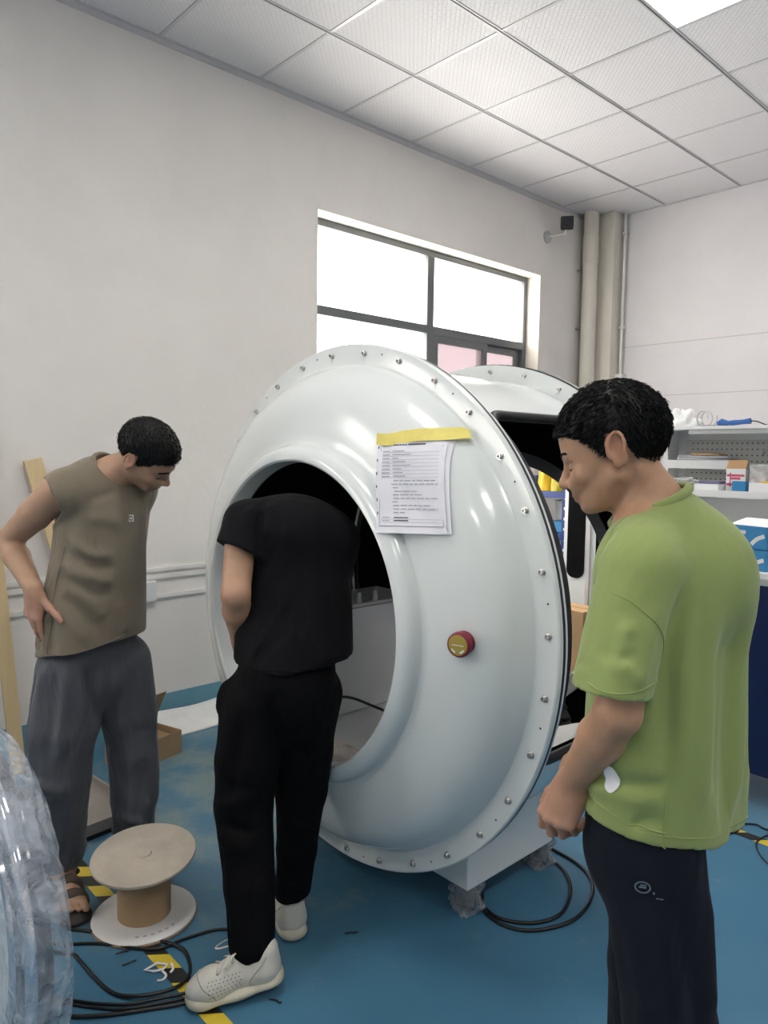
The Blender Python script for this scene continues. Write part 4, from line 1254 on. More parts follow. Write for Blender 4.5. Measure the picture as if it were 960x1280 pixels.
def polygonise(shape, vox, lo=None, hi=None, B=16):
    """naive surface nets over a sparse block grid"""
    l, h_ = shape.bounds()
    lo = l - 3 * vox if lo is None else _v(lo); hi = h_ + 3 * vox if hi is None else _v(hi)
    nb = np.maximum(1, np.ceil((hi - lo) / (vox * B)).astype(int))
    dims = nb * B + 1
    D = np.empty(dims, np.float32)
    bi = np.stack(np.meshgrid(*[np.arange(n) for n in nb], indexing='ij'), -1).reshape(-1, 3)
    cen = lo + (bi + 0.5) * B * vox
    hd = B * vox * 0.5 * math.sqrt(3)
    cv = shape.eval(cen)
    ax = np.arange(B + 1)
    G = np.stack(np.meshgrid(ax, ax, ax, indexing='ij'), -1).reshape(-1, 3) * vox
    for (i, j, k), c, v in zip(bi, cen, cv):
        sl = (slice(i * B, i * B + B + 1), slice(j * B, j * B + B + 1), slice(k * B, k * B + B + 1))
        if abs(v) > hd * 1.7 + 0.05:
            if not (i and j and k) or True: D[sl] = v
    for (i, j, k), c, v in zip(bi, cen, cv):
        if abs(v) > hd * 1.7 + 0.05: continue
        sl = (slice(i * B, i * B + B + 1), slice(j * B, j * B + B + 1), slice(k * B, k * B + B + 1))
        P = G + (lo + np.array([i, j, k]) * B * vox)
        D[sl] = shape.eval(P, c, hd).reshape(B + 1, B + 1, B + 1)
    S = D < 0
    n = S[:-1, :-1, :-1].astype(np.int8)
    cnt = np.zeros(tuple(dims - 1), np.int8)
    for dx in (0, 1):
        for dy in (0, 1):
            for dz_ in (0, 1):
                cnt += S[dx:dims[0] - 1 + dx, dy:dims[1] - 1 + dy, dz_:dims[2] - 1 + dz_]
    act = (cnt > 0) & (cnt < 8)
    idx = np.argwhere(act)
    vid = np.full(act.shape, -1, np.int32); vid[act] = np.arange(len(idx))
    acc = np.zeros((len(idx), 3)); num = np.zeros(len(idx))
    C8 = [(a, b, c) for a in (0, 1) for b in (0, 1) for c in (0, 1)]
    for a in C8:
        for ax_ in range(3):
            if a[ax_]: continue
            b = list(a); b[ax_] = 1
            d0 = D[idx[:, 0] + a[0], idx[:, 1] + a[1], idx[:, 2] + a[2]]
            d1 = D[idx[:, 0] + b[0], idx[:, 1] + b[1], idx[:, 2] + b[2]]
            m = (d0 < 0) != (d1 < 0)
            t = np.where(m, d0 / np.where(m, d0 - d1, 1), 0)
            p = np.tile(np.array(a, float), (len(idx), 1)); p[:, ax_] = t
            acc[m] += p[m]; num[m] += 1
    V = lo + (idx + acc / num[:, None]) * vox
    F = []
    for ax_ in range(3):
        o1, o2 = (ax_ + 1) % 3, (ax_ + 2) % 3
        s0 = [slice(None)] * 3; s1 = [slice(None)] * 3
        s0[ax_] = slice(0, dims[ax_] - 1); s1[ax_] = slice(1, dims[ax_])
        A, Bv = S[tuple(s0)], S[tuple(s1)]
        e = np.argwhere(A != Bv)
        ok = (e[:, o1] > 0) & (e[:, o2] > 0) & (e[:, o1] < dims[o1] - 1) & (e[:, o2] < dims[o2] - 1)
        e = e[ok]
        if not len(e): continue
        inside = A[e[:, 0], e[:, 1], e[:, 2]]
        q = []
        for (u, w) in ((-1, -1), (0, -1), (0, 0), (-1, 0)):
            c = e.copy(); c[:, o1] += u; c[:, o2] += w
            q.append(vid[c[:, 0], c[:, 1], c[:, 2]])
        q = np.stack(q, 1)
        q[~inside] = q[~inside][:, ::-1]
        F.append(q)
    F = np.concatenate(F)
    F = F[(F >= 0).all(1)]
    # pull the vertices onto the true surface
    return V, F

def vf_normals(V, F):
    a, b, c, d = V[F[:, 0]], V[F[:, 1]], V[F[:, 2]], V[F[:, 3]]
    fn = np.cross(c - a, d - b)
    N_ = np.zeros_like(V)
    for k in range(4): np.add.at(N_, F[:, k], fn)
    return N_ / np.maximum(np.linalg.norm(N_, axis=1, keepdims=True), 1e-12)

def mesh_obj(name, V, F, mats, parent=None, midx=None, col=None):
    me = bpy.data.meshes.new(name)
    me.vertices.add(len(V)); me.vertices.foreach_set('co', np.ascontiguousarray(V, np.float32).ravel())
    k = F.shape[1]
    me.loops.add(F.size); me.loops.foreach_set('vertex_index', np.ascontiguousarray(F, np.int32).ravel())
    me.polygons.add(len(F)); me.polygons.foreach_set('loop_start', np.arange(0, F.size, k, dtype=np.int32))
    try: me.polygons.foreach_set('loop_total', np.full(len(F), k, np.int32))
    except Exception: pass
    me.polygons.foreach_set('use_smooth', np.ones(len(F), bool))
    for m in (mats if isinstance(mats, (list, tuple)) else [mats]): me.materials.append(m)
    if midx is not None: me.polygons.foreach_set('material_index', np.ascontiguousarray(midx, np.int32))
    if col is not None:
        at = me.attributes.new('tone', 'FLOAT_COLOR', 'POINT')
        at.data.foreach_set('color', np.ascontiguousarray(np.c_[col, np.ones(len(col))], np.float32).ravel())
    me.update(); me.validate()
    return link(bpy.data.objects.new(name, me), parent)

def skin_mat(name, rough=0.5):
    m, nt, b = nt_new(name)
    L = nt.links.new
    at = nt.nodes.new('ShaderNodeAttribute'); at.attribute_name = 'tone'
    tc = nt.nodes.new('ShaderNodeTexCoord')
    n = N(nt, 'ShaderNodeTexNoise', Scale=45.0, Detail=5.0, Roughness=0.6)
    L(tc.outputs['Object'], n.inputs['Vector'])
    mr = nt.nodes.new('ShaderNodeMapRange'); mr.inputs['To Min'].default_value = 0.86; mr.inputs['To Max'].default_value = 1.14
    L(n.outputs['Fac'], mr.inputs['Value'])
    mx = nt.nodes.new('ShaderNodeVectorMath'); mx.operation = 'SCALE'
    L(at.outputs['Color'], mx.inputs[0]); L(mr.outputs['Result'], mx.inputs['Scale'])
    L(mx.outputs['Vector'], b.inputs['Base Color'])
    setp(b, rough=rough, sss=0.12, spec=0.4)
    b.inputs['Subsurface Radius'].default_value = (0.012, 0.005, 0.003)
    b.inputs['Subsurface Scale'].default_value = 0.5
    bp = N(nt, 'ShaderNodeBump', Strength=0.12, Distance=0.003)
    n2 = N(nt, 'ShaderNodeTexNoise', Scale=220.0, Detail=3.0)
    L(tc.outputs['Object'], n2.inputs['Vector']); L(n2.outputs['Fac'], bp.inputs['Height'])
    L(bp.outputs['Normal'], b.inputs['Normal'])
    return m

def cloth_mat(name, col, rough=0.85, sheen=0.2, crease=0.25, cscale=9.0, var=0.05, spec=0.25):
    """woven cloth: fine weave plus soft creases in the relief"""
    m, nt, b = nt_new(name)
    L = nt.links.new
    setp(b, rough=rough, sheen=sheen, spec=spec)
    tc = nt.nodes.new('ShaderNodeTexCoord')
    n = N(nt, 'ShaderNodeTexNoise', Scale=cscale, Detail=3.0, Distortion=0.8)
    mp = nt.nodes.new('ShaderNodeMapping'); mp.inputs['Scale'].default_value = (1.3, 1.3, 0.45)
    L(tc.outputs['Object'], mp.inputs['Vector']); L(mp.outputs['Vector'], n.inputs['Vector'])
    r = nt.nodes.new('ShaderNodeValToRGB')
    r.color_ramp.elements[0].position = 0.3; r.color_ramp.elements[1].position = 0.7
    r.color_ramp.elements[0].color = (*[c * (1 - var) for c in col], 1); r.color_ramp.elements[1].color = (*[min(1, c * (1 + var)) for c in col], 1)
    L(n.outputs['Fac'], r.inputs['Fac']); L(r.outputs['Color'], b.inputs['Base Color'])
    b1 = N(nt, 'ShaderNodeBump', Strength=crease, Distance=0.05)
    L(n.outputs['Fac'], b1.inputs['Height'])
    n2 = N(nt, 'ShaderNodeTexNoise', Scale=420.0, Detail=2.0)
    L(tc.outputs['Object'], n2.inputs['Vector'])
    b2 = N(nt, 'ShaderNodeBump', Strength=0.15, Distance=0.001)
    L(n2.outputs['Fac'], b2.inputs['Height']); L(b1.outputs['Normal'], b2.inputs['Normal'])
    L(b2.outputs['Normal'], b.inputs['Normal'])
    return m

M['skin'] = skin_mat('tanned_skin')
M['hair'] = mat('black_hair', (0.008, 0.007, 0.007), 0.55, spec=0.25)
M['eye_white'] = mat('eye_white', (0.55, 0.52, 0.49), 0.2)
M['iris'] = mat('dark_iris', (0.02, 0.012, 0.008), 0.15)
M['khaki'] = cloth_mat('khaki_jersey', (0.195, 0.163, 0.118), crease=0.3, cscale=7)
M['green'] = cloth_mat('moss_green_jersey', (0.262, 0.325, 0.110), crease=0.22, cscale=6)
M['black_tee'] = cloth_mat('black_jersey', (0.0045, 0.0045, 0.006), crease=0.35, cscale=8, sheen=0.02, spec=0.12)
M['grey_nylon'] = cloth_mat('slate_grey_nylon', (0.082, 0.087, 0.102), rough=0.55, crease=0.4, cscale=9, sheen=0.1)
M['black_trouser'] = cloth_mat('black_twill', (0.0035, 0.0035, 0.0045), crease=0.35, cscale=7, sheen=0.0, spec=0.12)
M['navy_trouser'] = cloth_mat('dark_navy_twill', (0.008, 0.0105, 0.017), crease=0.35, cscale=6, sheen=0.03, spec=0.15)
M['shoe_white'] = mat('off_white_leather', (0.62, 0.60, 0.53), 0.5, var=0.06, vscale=20, bump=0.1, bscale=60)
M['shoe_sole'] = mat('cream_rubber_sole', (0.60, 0.56, 0.44), 0.6, var=0.08, vscale=25)
M['shoe_trim'] = mat('grey_shoe_piping', (0.36, 0.35, 0.31), 0.6)
M['sandal'] = mat('brown_strap', (0.075, 0.055, 0.042), 0.65, var=0.1, bump=0.15)
M['sandal_sole'] = mat('dark_brown_sole', (0.028, 0.022, 0.02), 0.6)

# ---- head in its own frame: x forward, y left, z up, origin between the ears
def head_prims(S, o, R, s=1.0, nose=1.0, jaw=1.0):
    """R rows: forward, left, up"""
    o = _v(o); R = _v(R)
    def W(p): return o + (_v(p) * s) @ R
    def E(c, r, k=0.02, op='u', tilt=0.0, yawt=0.0):
        RR = R
        if tilt:
            c_, s_ = math.cos(tilt), math.sin(tilt)
            RR = np.array([c_ * R[0] + s_ * R[2], R[1], -s_ * R[0] + c_ * R[2]])
        if yawt:
            c_, s_ = math.cos(yawt), math.sin(yawt)
            RR = np.array([c_ * RR[0] + s_ * RR[1], -s_ * RR[0] + c_ * RR[1], RR[2]])
        S.ell(W(c), _v(r) * s, RR, k, op)
    def Cn(a, b, ra, rb, k=0.01, op='u'): S.cone(W(a), W(b), ra * s, rb * s, k, None, op)
    E((-0.004, 0, 0.047), (0.098, 0.076, 0.086), 0.02)           # cranium
    E((-0.030, 0, 0.030), (0.072, 0.070, 0.068), 0.03)           # occiput
    E((0.048, 0, 0.022), (0.046, 0.060, 0.060), 0.03)            # forehead and temples
    E((0.040, 0, -0.030), (0.048, 0.060, 0.056), 0.03)           # mid face
    E((0.050, 0, -0.068), (0.040, 0.044 * jaw, 0.037), 0.022)    # muzzle and chin mass
    for y in (-1, 1):
        Cn((0.008, y * 0.055 * jaw, -0.048), (0.068, y * 0.020, -0.090), 0.017, 0.014, 0.020)   # jaw line
        E((0.066, y * 0.040, -0.030), (0.020, 0.022, 0.018), 0.018)                              # cheekbone
        Cn((0.090, y * 0.012, 0.015), (0.082, y * 0.044, 0.013), 0.0085, 0.0075, 0.014)          # brow ridge
        E((0.092, y * 0.032, -0.006), (0.012, 0.017, 0.011), 0.012, 's')                          # eye socket
        E((0.0785, y * 0.0315, -0.007), (0.0125, 0.0150, 0.0115), 0.005)                          # lid over the eye
        Cn((0.0895, y * 0.021, -0.0085), (0.0862, y * 0.044, -0.0105), 0.0014, 0.0012, 0.003, 's')  # lid line
        E((0.088, y * 0.024, -0.042), (0.016, 0.016, 0.018), 0.014)                               # cheek beside the nose
    Cn((0.094, 0, 0.004), (0.114, 0, -0.030), 0.0075, 0.0095 * nose, 0.010)                     # nose bridge
    E((0.113, 0, -0.034), (0.0125, 0.0125, 0.0105), 0.008)                                      # tip
    for y in (-1, 1):
        E((0.103, y * 0.0125, -0.038), (0.0105, 0.0075, 0.0085), 0.006)
        E((0.108, y * 0.0065, -0.0465), (0.004, 0.003, 0.003), 0.002, 's')
    E((0.096, 0, -0.062), (0.011, 0.024, 0.0075), 0.010)                                        # upper lip
    E((0.094, 0, -0.073), (0.0105, 0.019, 0.0075), 0.008)                                       # lower lip
    Cn((0.106, -0.018, -0.0672), (0.106, 0.018, -0.0672), 0.0016, 0.0016, 0.003, 's')           # mouth line
    E((0.096, 0, -0.084), (0.006, 0.016, 0.004), 0.008, 's')
    E((0.080, 0, -0.091), (0.017, 0.019, 0.015), 0.012)                                         # chin
    # ears
    for y in (-1, 1):
        yo = y * 0.074
        E((-0.010, yo + y * 0.004, -0.004), (0.018, 0.007, 0.032), 0.005, 'u', -0.22, y * 0.45)
        E((-0.006, yo + y * 0.013, 0.001), (0.010, 0.006, 0.019), 0.004, 's', -0.22, y * 0.45)
        rim = []
        for k in range(11):
            a = math.radians(-30 + 24.5 * k)
            px_, pz_ = 0.0165 * math.cos(a) * (1.0), 0.028 * math.sin(a) + 0.001
            rim.append((-0.012 - 0.22 * pz_ + px_, yo + y * (0.010 + 0.35 * max(0, -px_)), pz_))
        for k in range(10): Cn(rim[k], rim[k + 1], 0.0036, 0.0036, 0.003)
        E((-0.006, yo + y * 0.006, -0.030), (0.008, 0.005, 0.009), 0.005)                        # lobe
        E((0.004, yo + y * 0.004, -0.006), (0.005, 0.005, 0.006), 0.004)                         # tragus
    return W

def head_colour(V, o, R, s, col, base, lip, red):
    """natural skin tones: redder lips, ears and nose, a shaven beard shade"""
    q = ((V - _v(o)) @ _v(R).T) / s
    def g(c, r): return np.exp(-(((q - _v(c)) / _v(r)) ** 2).sum(1))
    w = np.clip(g((0.104, 0, -0.067), (0.010, 0.020, 0.008)) * 1.3, 0, 1)
    col = col * (1 - w[:, None]) + _v(lip) * w[:, None]
    for y in (-1, 1):
        w = np.clip(g((-0.012, y * 0.086, 0.0), (0.02, 0.012, 0.036)) * 0.75, 0, 1)
        col = col * (1 - w[:, None]) + _v(red) * w[:, None]
    w = g((0.112, 0, -0.036), (0.014, 0.016, 0.014)) * 0.35
    col = col * (1 - w[:, None]) + _v(red) * w[:, None]
    w = np.clip(g((0.085, 0, -0.085), (0.032, 0.045, 0.024)) * 0.28, 0, 1)
    col = col * (1 - w[:, None]) + (_v(base) * 0.55) * w[:, None]
    return col

def hair_parts(name, parent, o, R, s, limit, thick, length, nstr, flow, seed, vox=0.0035, eyebrow=True, body=None):
    """hair cap cut along the hairline with thousands of short strands standing on it; flow(q)->direction in head frame"""
    o = _v(o); R = _v(R)
    S = Shape()
    def W(p): return o + (_v(p) * s) @ R
    S.ell(W((-0.004, 0, 0.047)), _v((0.098 + thick, 0.076 + thick, 0.086 + thick)) * s, R, 0.02)
    S.ell(W((-0.030, 0, 0.030)), _v((0.072 + thick, 0.070 + thick, 0.068 + thick)) * s, R, 0.03)
    S.ell(W((0.048, 0, 0.030)), _v((0.046 + thick, 0.058 + thick, 0.056 + thick)) * s, R, 0.03)
    S._add('i', lambda P: limit(((P - o) @ R.T) / s) * s, 0.004, o, 1e9)
    S.disp(lambda P: 0.0014 * np.sin(P[:, 0] * 420 + 3 * np.sin(P[:, 2] * 180)) * np.sin(P[:, 2] * 390 + 2 * np.sin(P[:, 1] * 210)))
    V, F = polygonise(S, vox)
    cap = mesh_obj(name, V, F, M['hair'], parent)
    # strands
    r_ = np.random.default_rng(seed)
    Nn = vf_normals(V, F)
    q = ((V - o) @ R.T) / s
    out = np.einsum('ij,ij->i', Nn, V - W((0, 0, 0.03))) > 0
    cand = np.where(out & (limit(q) < 0.003))[0]
    pick = r_.choice(cand, nstr)
    P = V[pick] + r_.normal(0, vox * 0.5, (nstr, 3)); n = Nn[pick]
    fd = flow(q[pick]) @ R
    fd = fd - n * np.einsum('ij,ij->i', fd, n)[:, None]
    fd /= np.maximum(np.linalg.norm(fd, axis=1, keepdims=True), 1e-6)
    d = fd + n * r_.uniform(-0.02, 0.22, (nstr, 1)) + r_.normal(0, 0.055, (nstr, 3))
    d /= np.linalg.norm(d, axis=1, keepdims=True)
    L = r_.uniform(0.5, 1.1, (nstr, 1)) * length
    side = np.cross(d, n); side /= np.maximum(np.linalg.norm(side, axis=1, keepdims=True), 1e-6)
    w = 0.0007
    a = P - n * 0.001 + side * w; b = P - n * 0.001 - side * w; c = P + n * w * 1.4; m_ = P + d * L
    VV = np.stack([a, b, c, m_], 1).reshape(-1, 3)
    base = np.arange(nstr)[:, None] * 4
    FF = np.concatenate([base + np.array([[0, 1, 3]]), base + np.array([[1, 2, 3]]), base + np.array([[2, 0, 3]])])
    st = mesh_obj('hair_strands', VV, FF, M['hair'], cap)
    st['kind'] = 'stuff'
    if eyebrow:
        for y in (-1, 1):
            n_ = 90
            t = r_.uniform(0, 1, n_)
            base_p = np.c_[0.0975 - 0.016 * t ** 1.5, y * (0.012 + 0.036 * t), 0.0175 + 0.004 * np.sin(t * 3.0) + r_.normal(0, 0.0014, n_)]
            dr = np.c_[-0.25 - 0.5 * t, y * np.ones(n_), 0.25 - 0.5 * t]; dr /= np.linalg.norm(dr, axis=1, keepdims=True)
            Pw = o + (base_p * s) @ R
            if body is not None: Pw = project_out(body, Pw, 0.0002)
            Dw = dr @ R; up = np.tile(R[2], (n_, 1)); fw = np.tile(R[0], (n_, 1))
            VV = np.stack([Pw + up * 0.0010, Pw - up * 0.0010, Pw + fw * 0.0020, Pw + Dw * 0.009 + fw * 0.0016], 1).reshape(-1, 3)
            bs = np.arange(n_)[:, None] * 4
            FF = np.concatenate([bs + np.array([[0, 1, 3]]), bs + np.array([[1, 2, 3]]), bs + np.array([[2, 0, 3]])])
            mesh_obj('eyebrow', VV, FF, M['hair'], parent)
    return cap

# ---- hand: wrist at o, axes rows (fingers, thumb side, back of hand)
def hand_prims(S, o, R, curl, thumb, s=1.0, spread=0.06):
    """curl: per finger (index..little) three joint angles in degrees towards the palm; thumb: (out, across, bend, bend)"""
    o, R = _v(o), _v(R)
    def W(p): return o + (_v(p) * s) @ R
    # palm: four metacarpal cones, flattened
    roots = [(0.088, 0.030, 0.002), (0.092, 0.010, 0.005), (0.087, -0.010, 0.003), (0.078, -0.028, -0.001)]
    S.cone(W((0.0, 0.0, 0)), W((0.03, 0.0, 0)), 0.027 * s, 0.031 * s, 0.015, (R[2], 1.45))
    for (x, y, z) in roots:
        S.cone(W((0.018, y * 0.55, -0.002)), W((x, y, z)), 0.0155 * s, 0.0115 * s, 0.014)
    S.ell(W((0.045, 0.022, -0.012)), _v((0.034, 0.016, 0.014)) * s, R, 0.014)     # thumb ball
    S.ell(W((0.045, -0.022, -0.010)), _v((0.036, 0.013, 0.012)) * s, R, 0.014)    # heel
    for (x, y, z) in roots: S.ell(W((x, y, z + 0.005)), _v((0.010, 0.0085, 0.008)) * s, R, 0.006)    # knuckles
    lens = [(0.042, 0.025, 0.020), (0.046, 0.029, 0.021), (0.043, 0.026, 0.020), (0.034, 0.019, 0.018)]
    rads = [(0.0098, 0.0086, 0.0078, 0.0066), (0.0100, 0.0088, 0.0080, 0.0068), (0.0094, 0.0083, 0.0075, 0.0064), (0.0084, 0.0073, 0.0066, 0.0057)]
    for f in range(4):
        p = _v(roots[f]); ang = 0.0
        sp = spread * (1.4 - f)
        for j in range(3):
            ang += math.radians(curl[f][j])
            d = np.array([math.cos(ang), sp * math.cos(ang), -math.sin(ang)]); d /= np.linalg.norm(d)
            q = p + d * lens[f][j]
            S.cone(W(p), W(q), rads[f][j] * s, rads[f][j + 1] * s, 0.0035)
            p = q
    p = _v((0.028, 0.026, -0.010))
    out, across, b1, b2 = thumb
    ang = math.radians(out)
    for L, r0, r1, extra in ((0.040, 0.0135, 0.0118, 0.0), (0.033, 0.0115, 0.0100, b1), (0.026, 0.0100, 0.0078, b2)):
        ang -= math.radians(extra)
        d = np.array([math.cos(ang), math.sin(ang), -math.sin(math.radians(across))]); d /= np.linalg.norm(d)
        q = p + d * L
        S.cone(W(p), W(q), r0 * s, r1 * s, 0.006)
        p = q

def frame(f, up):
    """rows forward, left, up from a forward vector and a rough up"""
    f = _v(f); f = f / np.linalg.norm(f); up = _v(up)
    u = up - f * (up @ f); u /= np.linalg.norm(u)
    return np.array([f, np.cross(u, f), u])

def wobble(amp, kx, ky, kz, ph=0.0):
    return lambda P: amp * np.sin(kx * P[:, 0] + ky * P[:, 1] + kz * P[:, 2] + ph + 1.3 * np.sin(0.6 * kz * P[:, 2] + 0.7 * kx * P[:, 0]))

PERSON_RZ = 0.82257      # people are laid out in axes square to the photographer: x across, y away, z up

def person(loc, label, V, F, col):
    o = mesh_obj('person', V, F, M['skin'], None, None, col)
    o.location = (loc[0], loc[1], 0); o.rotation_euler = (0, 0, PERSON_RZ)
    return tag(o, label, 'person')

def seam(pts, r, name, m, parent, closed=False, flat=0.6):
    return MB().tube([tuple(p) for p in pts], r, 8, closed=closed, flat=flat).build(name, m, parent, 180)

def project_out(S, pts, lift=0.0, it=6):
    """move points onto the surface of S along its gradient"""
    P = _v(pts).copy(); e = 0.003; n = len(P)
    c = P.mean(0); h = float(np.linalg.norm(P - c, axis=1).max()) + 0.04
    off = np.concatenate([np.zeros((1, 3)), np.eye(3) * e])
    for _ in range(it):
        v = S.eval((P[None] + off[:, None]).reshape(-1, 3), c, h).reshape(4, n)
        g = ((v[1:] - v[0]) / e).T
        g = g / np.maximum(np.linalg.norm(g, axis=1, keepdims=True), 1e-6)
        P = P - g * (v[0] - lift)[:, None] * 0.85
    return P

def lashes(parent, o, R, s, body):
    """dark lash line along each lowered lid"""
    o, R = _v(o), _v(R)
    for y in (-1, 1):
        pts = [(0.0905, y * 0.0195, -0.0095), (0.0925, y * 0.028, -0.0122), (0.0905, y * 0.037, -0.0128), (0.0855, y * 0.0455, -0.0120)]
        W = project_out(body, np.array([o + (_v(tuple(p)) * s) @ R for p in smooth_path(pts, 4)]), 0.0003)
        MB().tube([tuple(p) for p in W], [0.0008] + [0.0013] * 11 + [0.0007], 6).build('eyelash', M['hair'], parent, 180)

# ------------------------------------------------------------------ shoes
def sneaker(parent, heel, fwd, pitch=0.0, seed=0, side=1, holes=True, dark=False, sc=1.0):
    """heel: floor point under the heel; pitch lifts the heel about the toe"""
    heel = _v(heel); f = _v(fwd); f = f / np.linalg.norm(f)
    c, s = math.cos(pitch), math.sin(pitch)
    l = np.array([-f[1], f[0], 0.0]); l /= np.linalg.norm(l)
    f3 = f * c + np.array([0, 0, -s]); u3 = np.cross(f3, l)
    R = np.array([f3, l, u3])
    o = heel + np.array([0, 0, 0.24 * s * sc])
    def W(p): return o + (_v(p) * _v((sc, 1, 1))) @ R
    U = Shape()
    U.cone(W((0.045, 0, 0.052)), W((0.20, 0, 0.044)), 0.040, 0.041, 0.03)
    U.cone(W((0.040, 0, 0.055)), W((0.034, 0, 0.098)), 0.041, 0.038, 0.03)
    U.ell(W((0.215, 0.004 * side, 0.044)), (0.064, 0.047, 0.037), R, 0.03)
    U.cone(W((0.125, 0, 0.078)), W((0.080, 0, 0.118)), 0.030, 0.026, 0.03)
    U.cone(W((0.05, 0, 0.085)), W((0.045, 0, 0.20)), 0.030, 0.034, 0.004, None, 's')
    U.plane(W((0, 0, 0.018)), -u3, 0.004)
    V, F = polygonise(U, 0.0035)
    up = mesh_obj('shoe_upper', V, F, M['shoe_white'] if not dark else M['black_plastic'], parent)
    B = Shape()
    B.chain([W((0.040, 0, 0.017)), W((0.13, 0.002 * side, 0.017)), W((0.225, 0.004 * side, 0.021))], [0.047, 0.043, 0.052], 0.03, (u3, 2.3))
    B.ell(W((0.25, 0.004 * side, 0.026)), (0.034, 0.046, 0.020), R, 0.02)
    B.ell(W((0.012, 0, 0.024)), (0.022, 0.038, 0.024), R, 0.015)
    B.plane(W((0, 0, 0.001)), -u3, 0.002)
    V, F = polygonise(B, 0.0035)
    mesh_obj('shoe_sole', V, F, M['shoe_sole'] if not dark else M['rubber'], parent)
    if dark: return
    # piping around heel counter and toe cap
    for sd in (-1, 1):
        pts = [W((0.098, sd * 0.075, 0.022)), W((0.094, sd * 0.075, 0.05)), W((0.075, sd * 0.07, 0.075)), W((0.03, sd * 0.06, 0.105))]
        P = project_out(U, np.array([tuple(p) for p in smooth_path(pts, 5)]), 0.0005)
        seam(P, 0.0022, 'piping', M['shoe_trim'], up)
        pts = [W((0.195, sd * 0.075, 0.022)), W((0.205, sd * 0.06, 0.045)), W((0.235, sd * 0.045, 0.070)), W((0.248, 0, 0.085))]
        P = project_out(U, np.array([tuple(p) for p in smooth_path(pts, 5)]), 0.0005)
        seam(P, 0.0018, 'piping', M['shoe_trim'], up)
    # laces
    for k in range(4):
        x = 0.185 - 0.024 * k
        pts = [W((x, -0.030, 0.09 + 0.008 * k)), W((x - 0.004, 0.0, 0.12 + 0.008 * k)), W((x, 0.030, 0.09 + 0.008 * k))]
        P = project_out(U, np.array([tuple(p) for p in smooth_path(pts, 5)]), 0.003)
        seam(P, 0.0035, 'lace', M['shoe_white'], up)
    for sd in (-1, 1):
        q = project_out(U, np.array([W((0.115, sd * 0.012, 0.12))]), 0.004)[0]
        loop = [q, q + 0.020 * f3 + sd * 0.028 * l + 0.004 * u3, q + 0.055 * f3 + sd * 0.040 * l - 0.016 * u3, q + 0.045 * f3 + sd * 0.024 * l - 0.012 * u3, q + 0.010 * f3 + sd * 0.006 * l]
        seam(smooth_path(loop, 5), 0.0028, 'lace_bow', M['shoe_white'], up)
    if holes:
        mb = MB()
        Gq = np.array([W((0.118 + 0.012 * i + 0.004 * (j % 2), sd * (0.058 - 0.004 * j), 0.044 + 0.0095 * j)) for i in range(9) for j in range(5) for sd in (-1, 1)])
        Pq = project_out(U, Gq, 0.0004); Pn = project_out(U, Pq, 0.004, 2)
        for q, n_ in zip(Pq, Pn): mb.lathe([(0, 0.0003), (0.0016, 0.0003)], 6, Matrix.Translation(q) @ rot_to(n_ - q))
        h = mb.build('perforations', M['hole'], up); h['kind'] = 'stuff'

